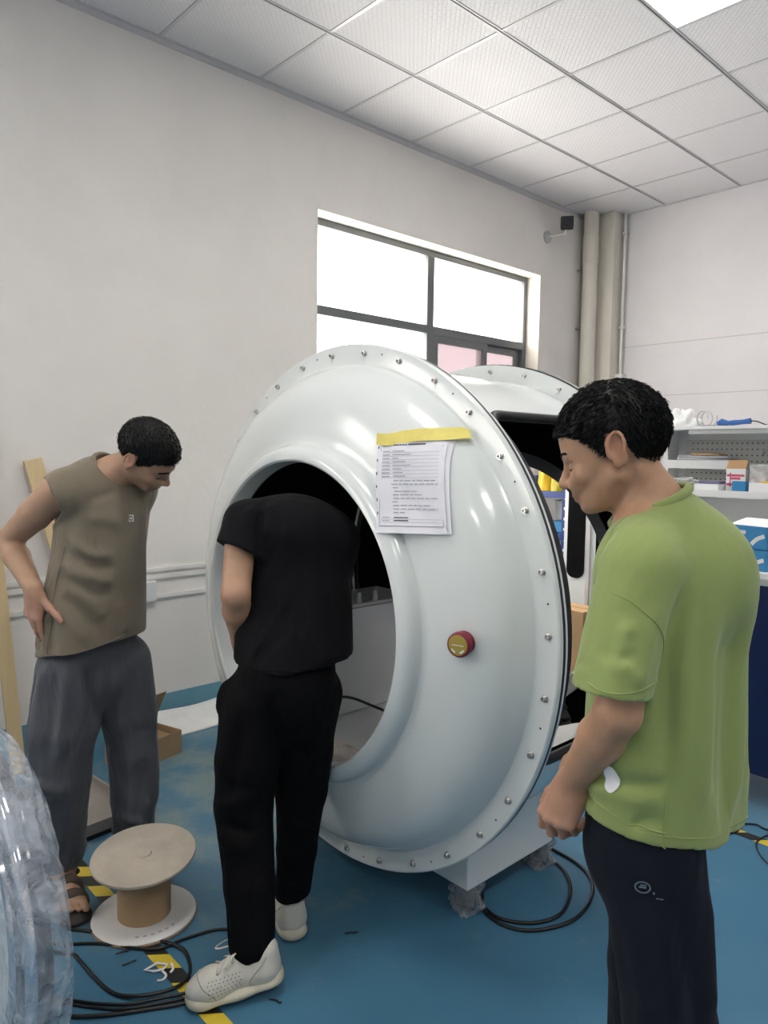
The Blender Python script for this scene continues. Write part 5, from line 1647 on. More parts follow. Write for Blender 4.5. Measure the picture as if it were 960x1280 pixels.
# =================================================== MAN IN GREEN, right foreground, seen from behind his left shoulder
def man_green():
    base = (0.45, 0.255, 0.155)
    Fd = _v((-0.70, 0.71, 0)); Ld = _v((-0.71, -0.70, 0))
    ho = (-0.026, 0.0, 1.514); HR = frame((-0.866, 0.40, -0.33), (0, 0, 1)); hs = 0.93
    S = Shape()
    # torso, legs
    S.cone((0.06, 0, 1.30), (0.07, 0, 0.92), 0.135, 0.12, 0.03, (Fd, 1.5))
    S.cone((0.0, -0.09, 1.325), (0.15, 0.09, 1.335), 0.045, 0.045, 0.03)
    LEG = (((0.045, -0.062, 0.84), (0.092, -0.068, 0.46), (0.105, -0.060, 0.09)), ((0.098, 0.065, 0.84), (0.108, 0.085, 0.46), (0.110, 0.10, 0.09)))
    for h, k, a in LEG:
        S.cone(h, k, 0.075, 0.055, 0.02); S.cone(k, a, 0.052, 0.038, 0.012)
        S.cone(a, _v(a) + Fd * 0.13 + _v((0, 0, -0.05)), 0.034, 0.028, 0.015)
    # arms
    for sh, el, wr in (((-0.022, -0.125, 1.305), (-0.058, -0.165, 1.080), (-0.093, -0.035, 0.903)), ((0.155, 0.11, 1.325), (0.125, 0.22, 1.06), (0.06, 0.27, 0.86))):
        sh, el, wr = _v(sh), _v(el), _v(wr)
        S.cone(sh, el, 0.045, 0.038, 0.02)
        S.cone(el, el + (wr - el) * 0.35, 0.037, 0.0395, 0.012)
        S.cone(el + (wr - el) * 0.35, wr, 0.0395, 0.027, 0.012)
    # neck
    S.cone((0.0, 0, 1.475), (0.062, 0.0, 1.385), 0.053, 0.062, 0.02)
    S.cone((0.035, 0, 1.42), (0.0, -0.08, 1.345), 0.042, 0.045, 0.03)
    S.cone((0.035, 0, 1.42), (0.13, 0.08, 1.35), 0.042, 0.045, 0.03)
    S.cone((0.004, -0.054, 1.478), (0.002, -0.030, 1.375), 0.011, 0.011, 0.018)      # neck tendon
    head_prims(S, ho, HR, hs, 1.05, 1.0)
    S.fold((-0.080, -0.062, 1.437), (-0.062, -0.060, 1.412), -0.003, 0.004)              # cheek crease
    S.fold((0.002, -0.060, 1.460), (-0.004, -0.045, 1.412), -0.003, 0.004)
    # left hand, palm towards the thigh, fingers loosely curled
    X = _v((-0.30, 0.10, -0.95)); X /= np.linalg.norm(X)
    Z = _v((-0.70, -0.68, 0.20)); Z -= X * (X @ Z); Z /= np.linalg.norm(Z)
    hand_prims(S, (-0.093, -0.033, 0.903), [X, np.cross(X, Z), Z], [(30, 38, 22), (36, 44, 26), (42, 50, 30), (52, 62, 40)], (28, 22, 12, 18), 0.98, 0.05)
    X2 = _v((-0.25, 0.2, -0.94)); X2 /= np.linalg.norm(X2)
    Z2 = _v((0.74, 0.62, 0.0)); Z2 -= X2 * (X2 @ Z2); Z2 /= np.linalg.norm(Z2)
    hand_prims(S, (0.06, 0.27, 0.865), [X2, np.cross(Z2, X2), Z2], [(25, 30, 20)] * 4, (28, 22, 12, 18), 0.96, 0.05)
    V, F = polygonise(S, 0.0042)
    col = np.tile(_v(base), (len(V), 1))
    col = head_colour(V, ho, HR, hs, col, base, (0.30, 0.115, 0.085), (0.44, 0.20, 0.125))
    w = np.clip((0.96 - V[:, 2]) / 0.08, 0, 1)[:, None] * 0.6
    col = col * (1 - w) + _v((0.43, 0.235, 0.165)) * w
    p = person((2.969, -2.337), 'middle-aged man in a moss green T-shirt and dark navy trousers looking down at the capsule', V, F, col)
    # hair: side-parted sweep, low fringe over the forehead, clipped nape
    def limit(q):
        x, z = q[:, 0], q[:, 2]
        return np.interp(x, [-0.1, -0.06, -0.036, -0.030, 0.002, 0.007, 0.022, 0.030, 0.05, 0.07, 0.09, 0.12],
                            [-0.045, -0.038, -0.020, 0.022, 0.036, -0.006, -0.006, 0.016, 0.040, 0.054, 0.060, 0.064]) - z
    def flow(q):
        d = np.c_[0.75 + 0 * q[:, 0], 0.25 * np.sign(q[:, 1]), -0.35 - 3.0 * np.maximum(0, 0.05 - q[:, 2])]
        back = q[:, 0] < -0.03
        d[back] = np.c_[-0.15 + 0 * q[back, 0], 0 * q[back, 0], -1 + 0 * q[back, 0]]
        return d
    hair_parts('hair', p, ho, HR, hs, limit, 0.0045, 0.014, 10000, flow, 11, body=S)
    lashes(p, ho, HR, hs, S)

    # ---- T-shirt
    T = Shape()
    T.cone((0.078, -0.005, 1.275), (0.088, 0.0, 0.66), 0.166, 0.186, 0.03, (Fd, 1.36))
    T.cone((0.000, -0.098, 1.312), (0.145, 0.085, 1.322), 0.062, 0.062, 0.05)
    T.cone((0.064, 0.0, 1.378), (0.002, -0.088, 1.332), 0.056, 0.052, 0.04)
    T.cone((0.064, 0.0, 1.378), (0.145, 0.085, 1.340), 0.056, 0.056, 0.04)
    T.ell((0.115, -0.045, 1.285), (0.100, 0.095, 0.115), None, 0.04)          # shoulder blades
    sl_c, sl_n = _v((-0.070, -0.160, 1.112)), _v((-0.13, -0.10, -1.0)); sl_n = sl_n / np.linalg.norm(sl_n)
    T.cone((-0.016, -0.115, 1.300), (-0.082, -0.168, 1.06), 0.067, 0.068, 0.025, None, 'u', [(sl_c, sl_n)])
    T.cone((0.145, 0.105, 1.310), (0.115, 0.215, 1.08), 0.066, 0.064, 0.02)
    T.cone((-0.067, -0.155, 1.15), (-0.090, -0.175, 1.02), 0.040, 0.055, 0.006, None, 's')     # hollow of the sleeve
    T.ell((0.022, 0.0, 1.478), (0.088, 0.076, 0.080), frame((-0.8, 0, -0.55), (0, 0, 1)), 0.010, 's')
    T.plane((0.09, 0.0, 0.840), (-0.11, 0.05, -1), 0.004)
    # folds: pulled from the shoulder blade down the back, crumples at the sleeve and the front hem
    f = T.fold
    f((0.200, -0.095, 1.25), (0.190, -0.10, 0.86), 0.016, 0.013, (0.212, -0.10, 1.05))
    f((0.170, -0.13, 1.22), (0.160, -0.135, 0.84), -0.013, 0.013, (0.170, -0.135, 1.02))
    f((0.232, -0.06, 1.24), (0.238, -0.05, 0.88), 0.012, 0.011, (0.245, -0.06, 1.06))
    f((0.100, -0.15, 1.28), (0.090, -0.15, 0.90), 0.013, 0.014, (0.110, -0.155, 1.08))
    f((0.130, -0.13, 1.20), (0.135, -0.14, 0.92), -0.011, 0.011)
    f((0.040, -0.150, 1.30), (0.028, -0.17, 1.00), -0.020, 0.011, (0.030, -0.17, 1.15))
    f((0.060, -0.150, 1.27), (0.060, -0.17, 0.95), 0.008, 0.012, (0.058, -0.17, 1.10))
    f((-0.01, -0.19, 1.27), (-0.035, -0.235, 1.14), 0.007, 0.010)
    f((-0.055, -0.16, 1.26), (-0.095, -0.20, 1.17), -0.006, 0.010)
    f((-0.10, -0.15, 1.165), (-0.03, -0.225, 1.150), 0.007, 0.008)
    f((-0.125, -0.16, 1.140), (-0.05, -0.23, 1.175), 0.007, 0.007)
    f((-0.12, -0.15, 1.155), (-0.04, -0.23, 1.195), -0.005, 0.006)
    f((-0.09, -0.12, 1.20), (-0.045, -0.20, 1.225), 0.006, 0.009)
    f((-0.035, -0.09, 1.37), (-0.07, -0.10, 1.27), -0.006, 0.010)
    f((-0.07, -0.04, 0.885), (0.03, -0.14, 0.885), -0.009, 0.008)
    f((-0.08, -0.02, 0.91), (0.03, -0.14, 0.925), 0.009, 0.011)
    f((-0.07, -0.03, 0.95), (0.03, -0.145, 0.985), 0.007, 0.012)
    f((-0.06, -0.05, 0.925), (0.035, -0.15, 0.955), -0.007, 0.008)
    f((0.24, -0.03, 0.95), (0.235, -0.04, 0.82), 0.010, 0.014)
    f((0.20, -0.09, 0.92), (0.19, -0.10, 0.82), -0.006, 0.012)
    T.disp(wobble(0.0025, 22, 26, 7))
    V, F = polygonise(T, 0.005)
    sh = mesh_obj('t_shirt', V, F, M['green'], p)
    # collar ribbing
    ax_ = _v((-0.52, 0.02, 0.85)); ax_ /= np.linalg.norm(ax_)
    u = np.cross(ax_, (0, 1, 0)); u /= np.linalg.norm(u); w = np.cross(ax_, u)
    cc = _v((0.042, 0.0, 1.416))
    ring = [cc + 0.078 * math.cos(2 * PI * k / 40) * u + 0.071 * math.sin(2 * PI * k / 40) * w for k in range(40)]
    P = project_out(T, np.array(ring), 0.001)
    P2 = 0.45 * P + 0.55 * np.array(ring)
    MB().tube([tuple(q) for q in P2], 0.0075, 8, closed=True, flat=1.25, up=tuple(ax_)).build('collar', M['green'], sh, 180)
    # seams: dropped shoulder, side, hem stitching
    def on(pts, name, r=0.0016, lift=0.0002):
        P = project_out(T, np.array([tuple(q) for q in smooth_path(pts, 6)]), lift)
        seam(P, r, name, M['green'], sh, flat=0.8)
    on([(-0.005, -0.06, 1.40), (-0.04, -0.085, 1.35), (-0.065, -0.11, 1.28)], 'shoulder_seam')
    on([(-0.07, -0.10, 1.28), (-0.035, -0.20, 1.26), (0.01, -0.20, 1.22), (0.035, -0.18, 1.17)], 'sleeve_seam')
    on([(-0.13, -0.12, 1.135), (-0.10, -0.22, 1.132), (-0.03, -0.23, 1.135), (0.0, -0.18, 1.14)], 'sleeve_hem_stitch')
    on([(0.035, -0.17, 0.98), (0.03, -0.17, 0.90), (0.03, -0.17, 0.80)], 'side_seam')
    on([(-0.07, 0.0, 0.872), (0.0, -0.14, 0.866), (0.12, -0.15, 0.853), (0.24, -0.04, 0.84)], 'hem_stitch')
    on([(-0.06, -0.06, 0.90), (-0.01, -0.13, 0.875), (0.035, -0.16, 0.868)], 'pocket_seam', 0.002)
    # white print at the front hem
    G = [(-0.050, -0.12, 0.945)] + [(-0.050 + 0.012 * math.cos(t), -0.12 - 0.009 * math.cos(t), 0.945 + 0.024 * math.sin(t)) for t in np.linspace(0, 2 * PI, 25)[:-1]]
    P = project_out(T, np.array(G), 0.004)
    mb = MB(); vv_ = [mb.bm.verts.new(q) for q in P]
    for k in range(24): mb.face([vv_[0], vv_[1 + k], vv_[1 + (k + 1) % 24]])
    mb.build('white_print', M['box_white'], sh, 180)

    # ---- trousers
    Q = Shape()
    Q.cone((0.062, 0.0, 0.92), (0.055, 0.0, 0.78), 0.125, 0.130, 0.03, (Fd, 1.25))
    for h, k, a in LEG:
        h, k, a = _v(h), _v(k), _v(a)
        Q.cone(h - _v((0, 0, 0.03)), k, 0.092, 0.080, 0.03); Q.cone(k, a, 0.080, 0.070, 0.015)
    Q.plane((0, 0, 0.055), (0, 0, -1), 0.003)
    Q.fold((0.00, -0.17, 0.74), (0.075, -0.165, 0.50), 0.008, 0.016, (0.045, -0.18, 0.62))
    Q.fold((0.05, -0.175, 0.76), (0.13, -0.150, 0.46), -0.007, 0.016, (0.10, -0.17, 0.60))
    Q.fold((0.15, -0.13, 0.74), (0.16, -0.13, 0.50), 0.007, 0.016)
    Q.fold((0.19, -0.06, 0.72), (0.185, -0.07, 0.50), -0.007, 0.018)
    Q.fold((-0.03, -0.13, 0.72), (0.03, -0.13, 0.50), 0.006, 0.014)
    Q.disp(wobble(0.003, 14, 18, 9))
    V, F = polygonise(Q, 0.007)
    tr_ = mesh_obj('trousers', V, F, M['navy_trouser'], p)
    g = project_out(Q, np.array([[-0.005, -0.16, 0.765]]), 0.0)[0] + _v((-0.002, -0.004, 0))
    n = _v((-0.25, -0.97, 0.0))
    Te = Matrix.Translation(g) @ rot_to(n, (1, 0, 0))
    e = MB(); e.lathe([(0.010, 0.001), (0.0125, 0.001), (0.0125, 0.0018), (0.010, 0.0018)], 20, Te @ Matrix.Diagonal((1.1, 0.85, 1, 1)), closed=True)
    e.box(-0.006, 0.006, -0.0015, 0.0015, 0.001, 0.0018, Te); e.box(-0.004, 0.006, 0.003, 0.005, 0.001, 0.0018, Te)
    e.box(0.017, 0.020, -0.010, -0.006, 0.001, 0.0018, Te); e.box(0.022, 0.034, -0.017, -0.0155, 0.001, 0.0018, Te)
    e.build('emblem', M['steel_dark'], tr_)
    for a in ((0.105, -0.060, 0), (0.110, 0.10, 0)):
        sneaker(p, _v(a) - Fd * 0.05, Fd, 0.0, dark=True)
    return p

# =================================================== MAN IN KHAKI, left, hand on hip
def man_khaki():
    base = (0.42, 0.255, 0.165)
    Fd = _v((0.82, -0.57, 0)); Rd = _v((-0.57, -0.82, 0))
    ho = (0.250, -0.005, 1.490); HR = frame((0.745, 0.05, -0.665), (0, -0.40, 1)); hs = 0.94
    S = Shape()
    S.cone((0.10, 0.03, 1.31), (0.07, 0.03, 0.86), 0.125, 0.12, 0.03, (Fd, 1.45))
    S.cone((0.02, -0.075, 1.365), (0.17, 0.12, 1.375), 0.050, 0.050, 0.03)
    for h, k, a, ft in (((0.005, -0.035, 0.80), (-0.02, -0.045, 0.46), (-0.052, 0.005, 0.10), (0.57, -0.80)), ((0.122, 0.10, 0.80), (0.150, 0.13, 0.46), (0.140, 0.15, 0.10), (0.80, 0.55))):
        S.cone(h, k, 0.07, 0.052, 0.02); S.cone(k, a, 0.050, 0.036, 0.012)
        f = _v((*ft, 0)); f /= np.linalg.norm(f); l = _v((-f[1], f[0], 0))
        a0 = _v((a[0], a[1], 0))
        S.cone(a, a0 - f * 0.035 + _v((0, 0, 0.05)), 0.036, 0.027, 0.02)                       # heel
        S.cone(_v(a) + _v((0, 0, -0.02)), a0 + f * 0.13 + _v((0, 0, 0.042)), 0.034, 0.020, 0.03)   # instep
        S.cone(a0 + f * 0.05 - l * 0.016 + _v((0, 0, 0.045)), a0 + f * 0.145 - l * 0.022 + _v((0, 0, 0.040)), 0.024, 0.017, 0.02)
        S.cone(a0 + f * 0.05 + l * 0.016 + _v((0, 0, 0.045)), a0 + f * 0.145 + l * 0.022 + _v((0, 0, 0.040)), 0.024, 0.017, 0.02)
        sd = 1 if a[0] < 0 else -1                                                             # big toe on the inner side
        for i, (off, ln, r) in enumerate(((0.031, 0.052, 0.0120), (0.010, 0.050, 0.0085), (-0.009, 0.044, 0.0080), (-0.026, 0.037, 0.0076), (-0.042, 0.029, 0.0072))):
            q0 = a0 + f * (0.135 - 0.004 * i) + l * off * sd + _v((0, 0, 0.042)); q1 = q0 + f * ln + _v((0, 0, -0.004))
            S.cone(q0, q1, r * 1.02, r, 0.002)
    # right arm akimbo, left arm hanging behind
    sh, el, wr = _v((0.000, -0.095, 1.368)), _v((-0.205, 0.005, 1.205)), _v((-0.064, -0.122, 1.068))
    S.cone(sh, sh + (el - sh) * 0.45, 0.054, 0.050, 0.02); S.cone(sh + (el - sh) * 0.45, el, 0.049, 0.038, 0.010)
    S.cone(el, el + (wr - el) * 0.35, 0.037, 0.040, 0.012); S.cone(el + (wr - el) * 0.35, wr, 0.040, 0.027, 0.010)
    sh, el, wr = _v((0.175, 0.135, 1.36)), _v((0.13, 0.21, 1.10)), _v((0.09, 0.20, 0.88))
    S.cone(sh, el, 0.048, 0.038, 0.02); S.cone(el, wr, 0.039, 0.027, 0.012)
    X = _v((-0.05, 0.20, -0.97)); X /= np.linalg.norm(X); Z = _v((0.6, 0.75, 0)); Z -= X * (X @ Z); Z /= np.linalg.norm(Z)
    hand_prims(S, wr, [X, np.cross(X, Z), Z], [(20, 25, 15)] * 4, (28, 20, 10, 10), 0.94)
    # neck leans forward
    S.cone((0.205, 0.005, 1.462), (0.110, 0.030, 1.405), 0.052, 0.062, 0.02)
    S.cone((0.13, 0.02, 1.43), (0.03, -0.07, 1.385), 0.045, 0.05, 0.04)
    head_prims(S, ho, HR, hs, 1.0, 0.96)
    # right hand on the hip: thumb forward, fingers round the back
    X = _v((-0.06, 0.06, -0.99)); X /= np.linalg.norm(X)
    Z = _v((-0.46, -0.88, 0.10)); Z -= X * (X @ Z); Z /= np.linalg.norm(Z)
    hand_prims(S, (-0.062, -0.128, 1.072), [X, np.cross(Z, X), Z], [(6, 12, 10), (12, 18, 12), (20, 22, 14), (28, 26, 16)], (50, 6, -8, 10), 1.0, 0.04)
    V, F = polygonise(S, 0.0048)
    col = np.tile(_v(base), (len(V), 1))
    col = head_colour(V, ho, HR, hs, col, base, (0.32, 0.14, 0.11), (0.50, 0.20, 0.14))
    w = (np.exp(-((V[:, 2] - 1.0) / 0.06) ** 2) * (V[:, 0] < 0.05))[:, None] * 0.6
    col = col * (1 - w) + _v((0.46, 0.235, 0.175)) * w
    p = person((1.22, -2.72), 'man in a khaki sleeveless shirt and grey trousers, hand on hip, looking down', V, F, col)
    def limit(q):
        x, z = q[:, 0], q[:, 2]
        line = np.interp(x, [-0.1, -0.06, -0.036, -0.030, 0.002, 0.007, 0.022, 0.030, 0.05, 0.062, 0.09, 0.12],
                            [-0.030, -0.022, -0.008, 0.026, 0.038, -0.004, -0.004, 0.012, 0.030, 0.050, 0.058, 0.062])
        return line - z
    def flow(q):
        return np.c_[0.6 + 0 * q[:, 0], 0 * q[:, 0], -0.6 + 0 * q[:, 0]]
    hair_parts('hair', p, ho, HR, hs, limit, 0.0035, 0.0055, 9000, flow, 5, body=S)
    lashes(p, ho, HR, hs, S)

    # ---- sleeveless shirt
    T = Shape()
    T.cone((0.095, 0.030, 1.285), (0.046, 0.020, 0.72), 0.154, 0.192, 0.03, (Fd, 1.34))
    T.cone((0.030, -0.070, 1.360), (0.170, 0.115, 1.370), 0.062, 0.062, 0.05)
    T.cone((0.105, 0.03, 1.420), (0.020, -0.075, 1.380), 0.062, 0.060, 0.05)
    T.cone((0.105, 0.03, 1.420), (0.185, 0.12, 1.385), 0.062, 0.060, 0.05)
    T.ell((0.060, 0.05, 1.33), (0.10, 0.12, 0.13), None, 0.05)
    # dropped shoulder over the near upper arm, open below
    fc, fn_ = _v((-0.030, -0.085, 1.35)), _v((-0.93, 0.10, -0.10)); fn_ = fn_ / np.linalg.norm(fn_)
    T.cone((0.020, -0.085, 1.368), (-0.085, -0.045, 1.300), 0.074, 0.078, 0.02, None, 'u', [(fc, fn_)])
    T.cone((-0.012, -0.098, 1.352), (-0.22, 0.0, 1.19), 0.060, 0.066, 0.008, None, 's')      # armhole
    T.ell((0.160, 0.012, 1.462), (0.082, 0.070, 0.064), frame((0.85, -0.2, 0.45), (0, 0, 1)), 0.012, 's')
    T.plane((0.06, 0.03, 0.870), (0.17, 0.0, -1), 0.004)
    f = T.fold
    f((0.03, -0.14, 1.24), (0.20, -0.10, 1.17), 0.010, 0.012, (0.12, -0.15, 1.185))
    f((0.02, -0.14, 1.20), (0.20, -0.09, 1.13), -0.010, 0.010, (0.12, -0.15, 1.15))
    f((0.00, -0.14, 1.16), (0.20, -0.09, 1.085), 0.010, 0.011, (0.11, -0.14, 1.11))
    f((0.03, -0.14, 1.12), (0.19, -0.09, 1.045), -0.008, 0.010, (0.11, -0.14, 1.06))
    f((0.07, -0.14, 1.08), (0.17, -0.12, 0.97), 0.010, 0.012)
    f((0.03, -0.14, 1.06), (0.14, -0.12, 0.93), -0.009, 0.012)
    f((0.00, -0.14, 1.03), (0.10, -0.12, 0.90), 0.008, 0.012)
    f((0.10, -0.12, 1.30), (0.21, -0.06, 1.27), 0.007, 0.013)
    f((0.12, -0.11, 1.35), (0.19, -0.06, 1.38), -0.006, 0.011)
    f((-0.01, -0.14, 0.99), (0.00, -0.14, 0.87), -0.012, 0.010)
    f((-0.04, -0.12, 1.00), (-0.03, -0.13, 0.87), 0.010, 0.010)
    f((-0.07, -0.09, 0.97), (-0.065, -0.10, 0.87), 0.010, 0.010)
    f((-0.055, -0.10, 0.96), (-0.05, -0.11, 0.87), -0.008, 0.008)
    f((0.19, -0.06, 1.02), (0.21, -0.04, 0.91), 0.009, 0.014)
    f((0.045, -0.15, 1.24), (0.01, -0.15, 1.06), -0.009, 0.010)
    T.disp(wobble(0.0028, 20, 22, 12, 1.0))
    # keep clear of the hand pressed on the waist
    V, F = polygonise(T, 0.0052)
    sh_ = mesh_obj('sleeveless_shirt', V, F, M['khaki'], p)
    ax_ = _v((0.80, -0.22, 0.55)); ax_ /= np.linalg.norm(ax_)
    u = np.cross(ax_, (0, 1, 0)); u /= np.linalg.norm(u); w = np.cross(ax_, u)
    cc = _v((0.128, 0.020, 1.428))
    ring = [cc + 0.076 * math.cos(2 * PI * k / 40) * u + 0.070 * math.sin(2 * PI * k / 40) * w for k in range(40)]
    P = project_out(T, np.array(ring), 0.001); P2 = 0.5 * P + 0.5 * np.array(ring)
    MB().tube([tuple(q) for q in P2], 0.007, 8, closed=True, flat=1.25, up=tuple(ax_)).build('collar', M['khaki'], sh_, 180)
    def on(pts, name, m='khaki', r=0.0016, lift=0.0003):
        P = project_out(T, np.array([tuple(q) for q in smooth_path(pts, 6)]), lift)
        seam(P, r, name, M[m], sh_, flat=0.8)
    on([(-0.10, -0.06, 0.885), (-0.02, -0.14, 0.865), (0.10, -0.13, 0.88), (0.21, -0.05, 0.905)], 'hem_stitch')
    on([(0.03, -0.16, 1.20), (-0.01, -0.16, 1.05), (-0.02, -0.15, 0.87)], 'side_seam', 'khaki', 0.002)
    # armhole edge
    c0 = _v((-0.012, -0.085, 1.358)); an = _v((-0.80, 0.35, -0.48)); an /= np.linalg.norm(an)
    # small white chest mark
    c0 = project_out(T, np.array([[0.245, -0.035, 1.285]]), 0.001)[0]
    Tm = Matrix.Translation(c0) @ rot_to((0.75, -0.65, 0.1), (0, 0, 1))
    e = MB(); e.box(-0.011, 0.011, -0.009, -0.006, 0, 0.0012, Tm); e.box(-0.011, 0.011, 0.006, 0.009, 0, 0.0012, Tm); e.box(-0.011, -0.008, -0.006, 0.006, 0, 0.0012, Tm); e.box(0.008, 0.011, -0.006, 0.006, 0, 0.0012, Tm); e.box(-0.003, 0.003, -0.003, 0.003, 0, 0.0012, Tm)
    e.build('chest_mark', M['box_white'], sh_)

    # ---- baggy nylon trousers, gathered at the ankle
    Q = Shape()
    Q.cone((0.054, 0.03, 0.90), (0.054, 0.035, 0.78), 0.140, 0.154, 0.03, (Fd, 1.25))
    Q.chain([(0.000, -0.030, 0.78), (-0.012, -0.045, 0.60), (-0.035, -0.045, 0.44), (-0.058, -0.015, 0.26), (-0.052, 0.0, 0.155), (-0.052, 0.005, 0.115)], [0.108, 0.106, 0.100, 0.090, 0.072, 0.052], 0.012)
    Q.chain([(0.122, 0.09, 0.78), (0.142, 0.110, 0.60), (0.150, 0.125, 0.46), (0.146, 0.145, 0.28), (0.140, 0.15, 0.165), (0.140, 0.15, 0.12)], [0.100, 0.094, 0.088, 0.082, 0.072, 0.052], 0.012)
    Q.plane((0, 0, 0.085), (0, 0, -1), 0.004)
    f = Q.fold
    f((-0.05, -0.13, 0.82), (-0.09, -0.13, 0.50), 0.011, 0.012, (-0.075, -0.14, 0.66))
    f((0.01, -0.15, 0.84), (-0.02, -0.155, 0.52), -0.010, 0.013)
    f((0.04, -0.14, 0.84), (0.02, -0.15, 0.55), 0.011, 0.012)
    f((0.10, -0.10, 0.82), (0.090, -0.05, 0.62), -0.018, 0.013)
    f((0.14, -0.02, 0.84), (0.16, 0.01, 0.54), 0.011, 0.013)
    f((0.20, 0.0, 0.80), (0.22, 0.04, 0.50), -0.010, 0.014)
    f((-0.10, -0.11, 0.47), (0.02, -0.13, 0.42), 0.013, 0.013)
    f((-0.13, -0.08, 0.43), (-0.03, -0.13, 0.36), -0.012, 0.011)
    f((-0.14, -0.06, 0.40), (-0.10, -0.10, 0.20), 0.014, 0.013)
    f((-0.11, -0.09, 0.36), (-0.08, -0.10, 0.18), -0.011, 0.010)
    f((0.02, -0.10, 0.38), (-0.02, -0.10, 0.20), 0.012, 0.013)
    f((-0.05, -0.11, 0.32), (-0.06, -0.09, 0.15), -0.012, 0.011)
    f((0.11, 0.06, 0.50), (0.14, 0.06, 0.30), 0.012, 0.013)
    f((0.22, 0.06, 0.46), (0.19, 0.06, 0.22), -0.012, 0.013)
    f((0.16, 0.04, 0.50), (0.17, 0.05, 0.25), 0.010, 0.012)
    f((0.11, 0.08, 0.25), (0.21, 0.08, 0.20), 0.013, 0.012)
    f((0.24, 0.10, 0.60), (0.24, 0.10, 0.35), 0.010, 0.014)
    for a in ((-0.052, 0.003), (0.140, 0.15)):
        Q._add('d', (lambda a: lambda P: 0.004 * np.sin(9 * np.arctan2(P[:, 1] - a[1], P[:, 0] - a[0])) * np.exp(-((P[:, 2] - 0.15) / 0.05) ** 2) * (np.hypot(P[:, 0] - a[0], P[:, 1] - a[1]) < 0.12))(a), 0, (a[0], a[1], 0.15), 0.3)
    Q.disp(wobble(0.004, 17, 15, 14, 0.4))
    V, F = polygonise(Q, 0.0065)
    tr_ = mesh_obj('trousers', V, F, M['grey_nylon'], p)
    P = project_out(Q, np.array([tuple(q) for q in smooth_path([(-0.10, -0.12, 0.80), (-0.115, -0.14, 0.60), (-0.125, -0.14, 0.42), (-0.13, -0.10, 0.25)], 6)]), 0.0003)
    seam(P, 0.002, 'side_seam', M['grey_nylon'], tr_)
    # ---- sandals
    for (a, ft) in (((-0.052, 0.005, 0), (0.57, -0.80)), ((0.140, 0.15, 0), (0.80, 0.55))):
        f3 = _v((*ft, 0)); f3 /= np.linalg.norm(f3); l = _v((-f3[1], f3[0], 0)); a = _v(a)
        r = empty('sandal', (0, 0, 0), parent=p)
        B = Shape()
        B.chain([a - f3 * 0.035 + _v((0, 0, 0.013)), a + f3 * 0.06 + _v((0, 0, 0.012)), a + f3 * 0.165 + _v((0, 0, 0.012))], [0.042, 0.042, 0.054], 0.03, ((0, 0, 1), 3.0))
        B.plane((0, 0, 0.001), (0, 0, -1)); B.plane((0, 0, 0.028), (0, 0, 1))
        V, F = polygonise(B, 0.004)
        mesh_obj('sandal_sole', V, F, M['sandal_sole'], r)
        for x, h, wd in ((0.130, 0.070, 0.016), (0.075, 0.092, 0.015)):
            arc = [a + f3 * x + l * (0.050 * math.cos(t)) + _v((0, 0, 0.018 + (h - 0.018) * math.sin(t))) for t in np.linspace(0, PI, 13)]
            MB().tube([tuple(q) for q in arc], wd, 8, flat=0.25, up=None).build('strap', M['sandal'], r, 180)
        back = [a + f3 * (0.06 * (1 - abs(math.cos(t))) * 0 - 0.035 * math.sin(t) + 0.02) + l * (0.043 * math.cos(t)) + _v((0, 0, 0.075)) for t in np.linspace(0, PI, 13)]
        MB().tube([tuple(q) for q in back], 0.010, 8, flat=1.0).build('heel_strap', M['sandal'], r, 180)
    return p

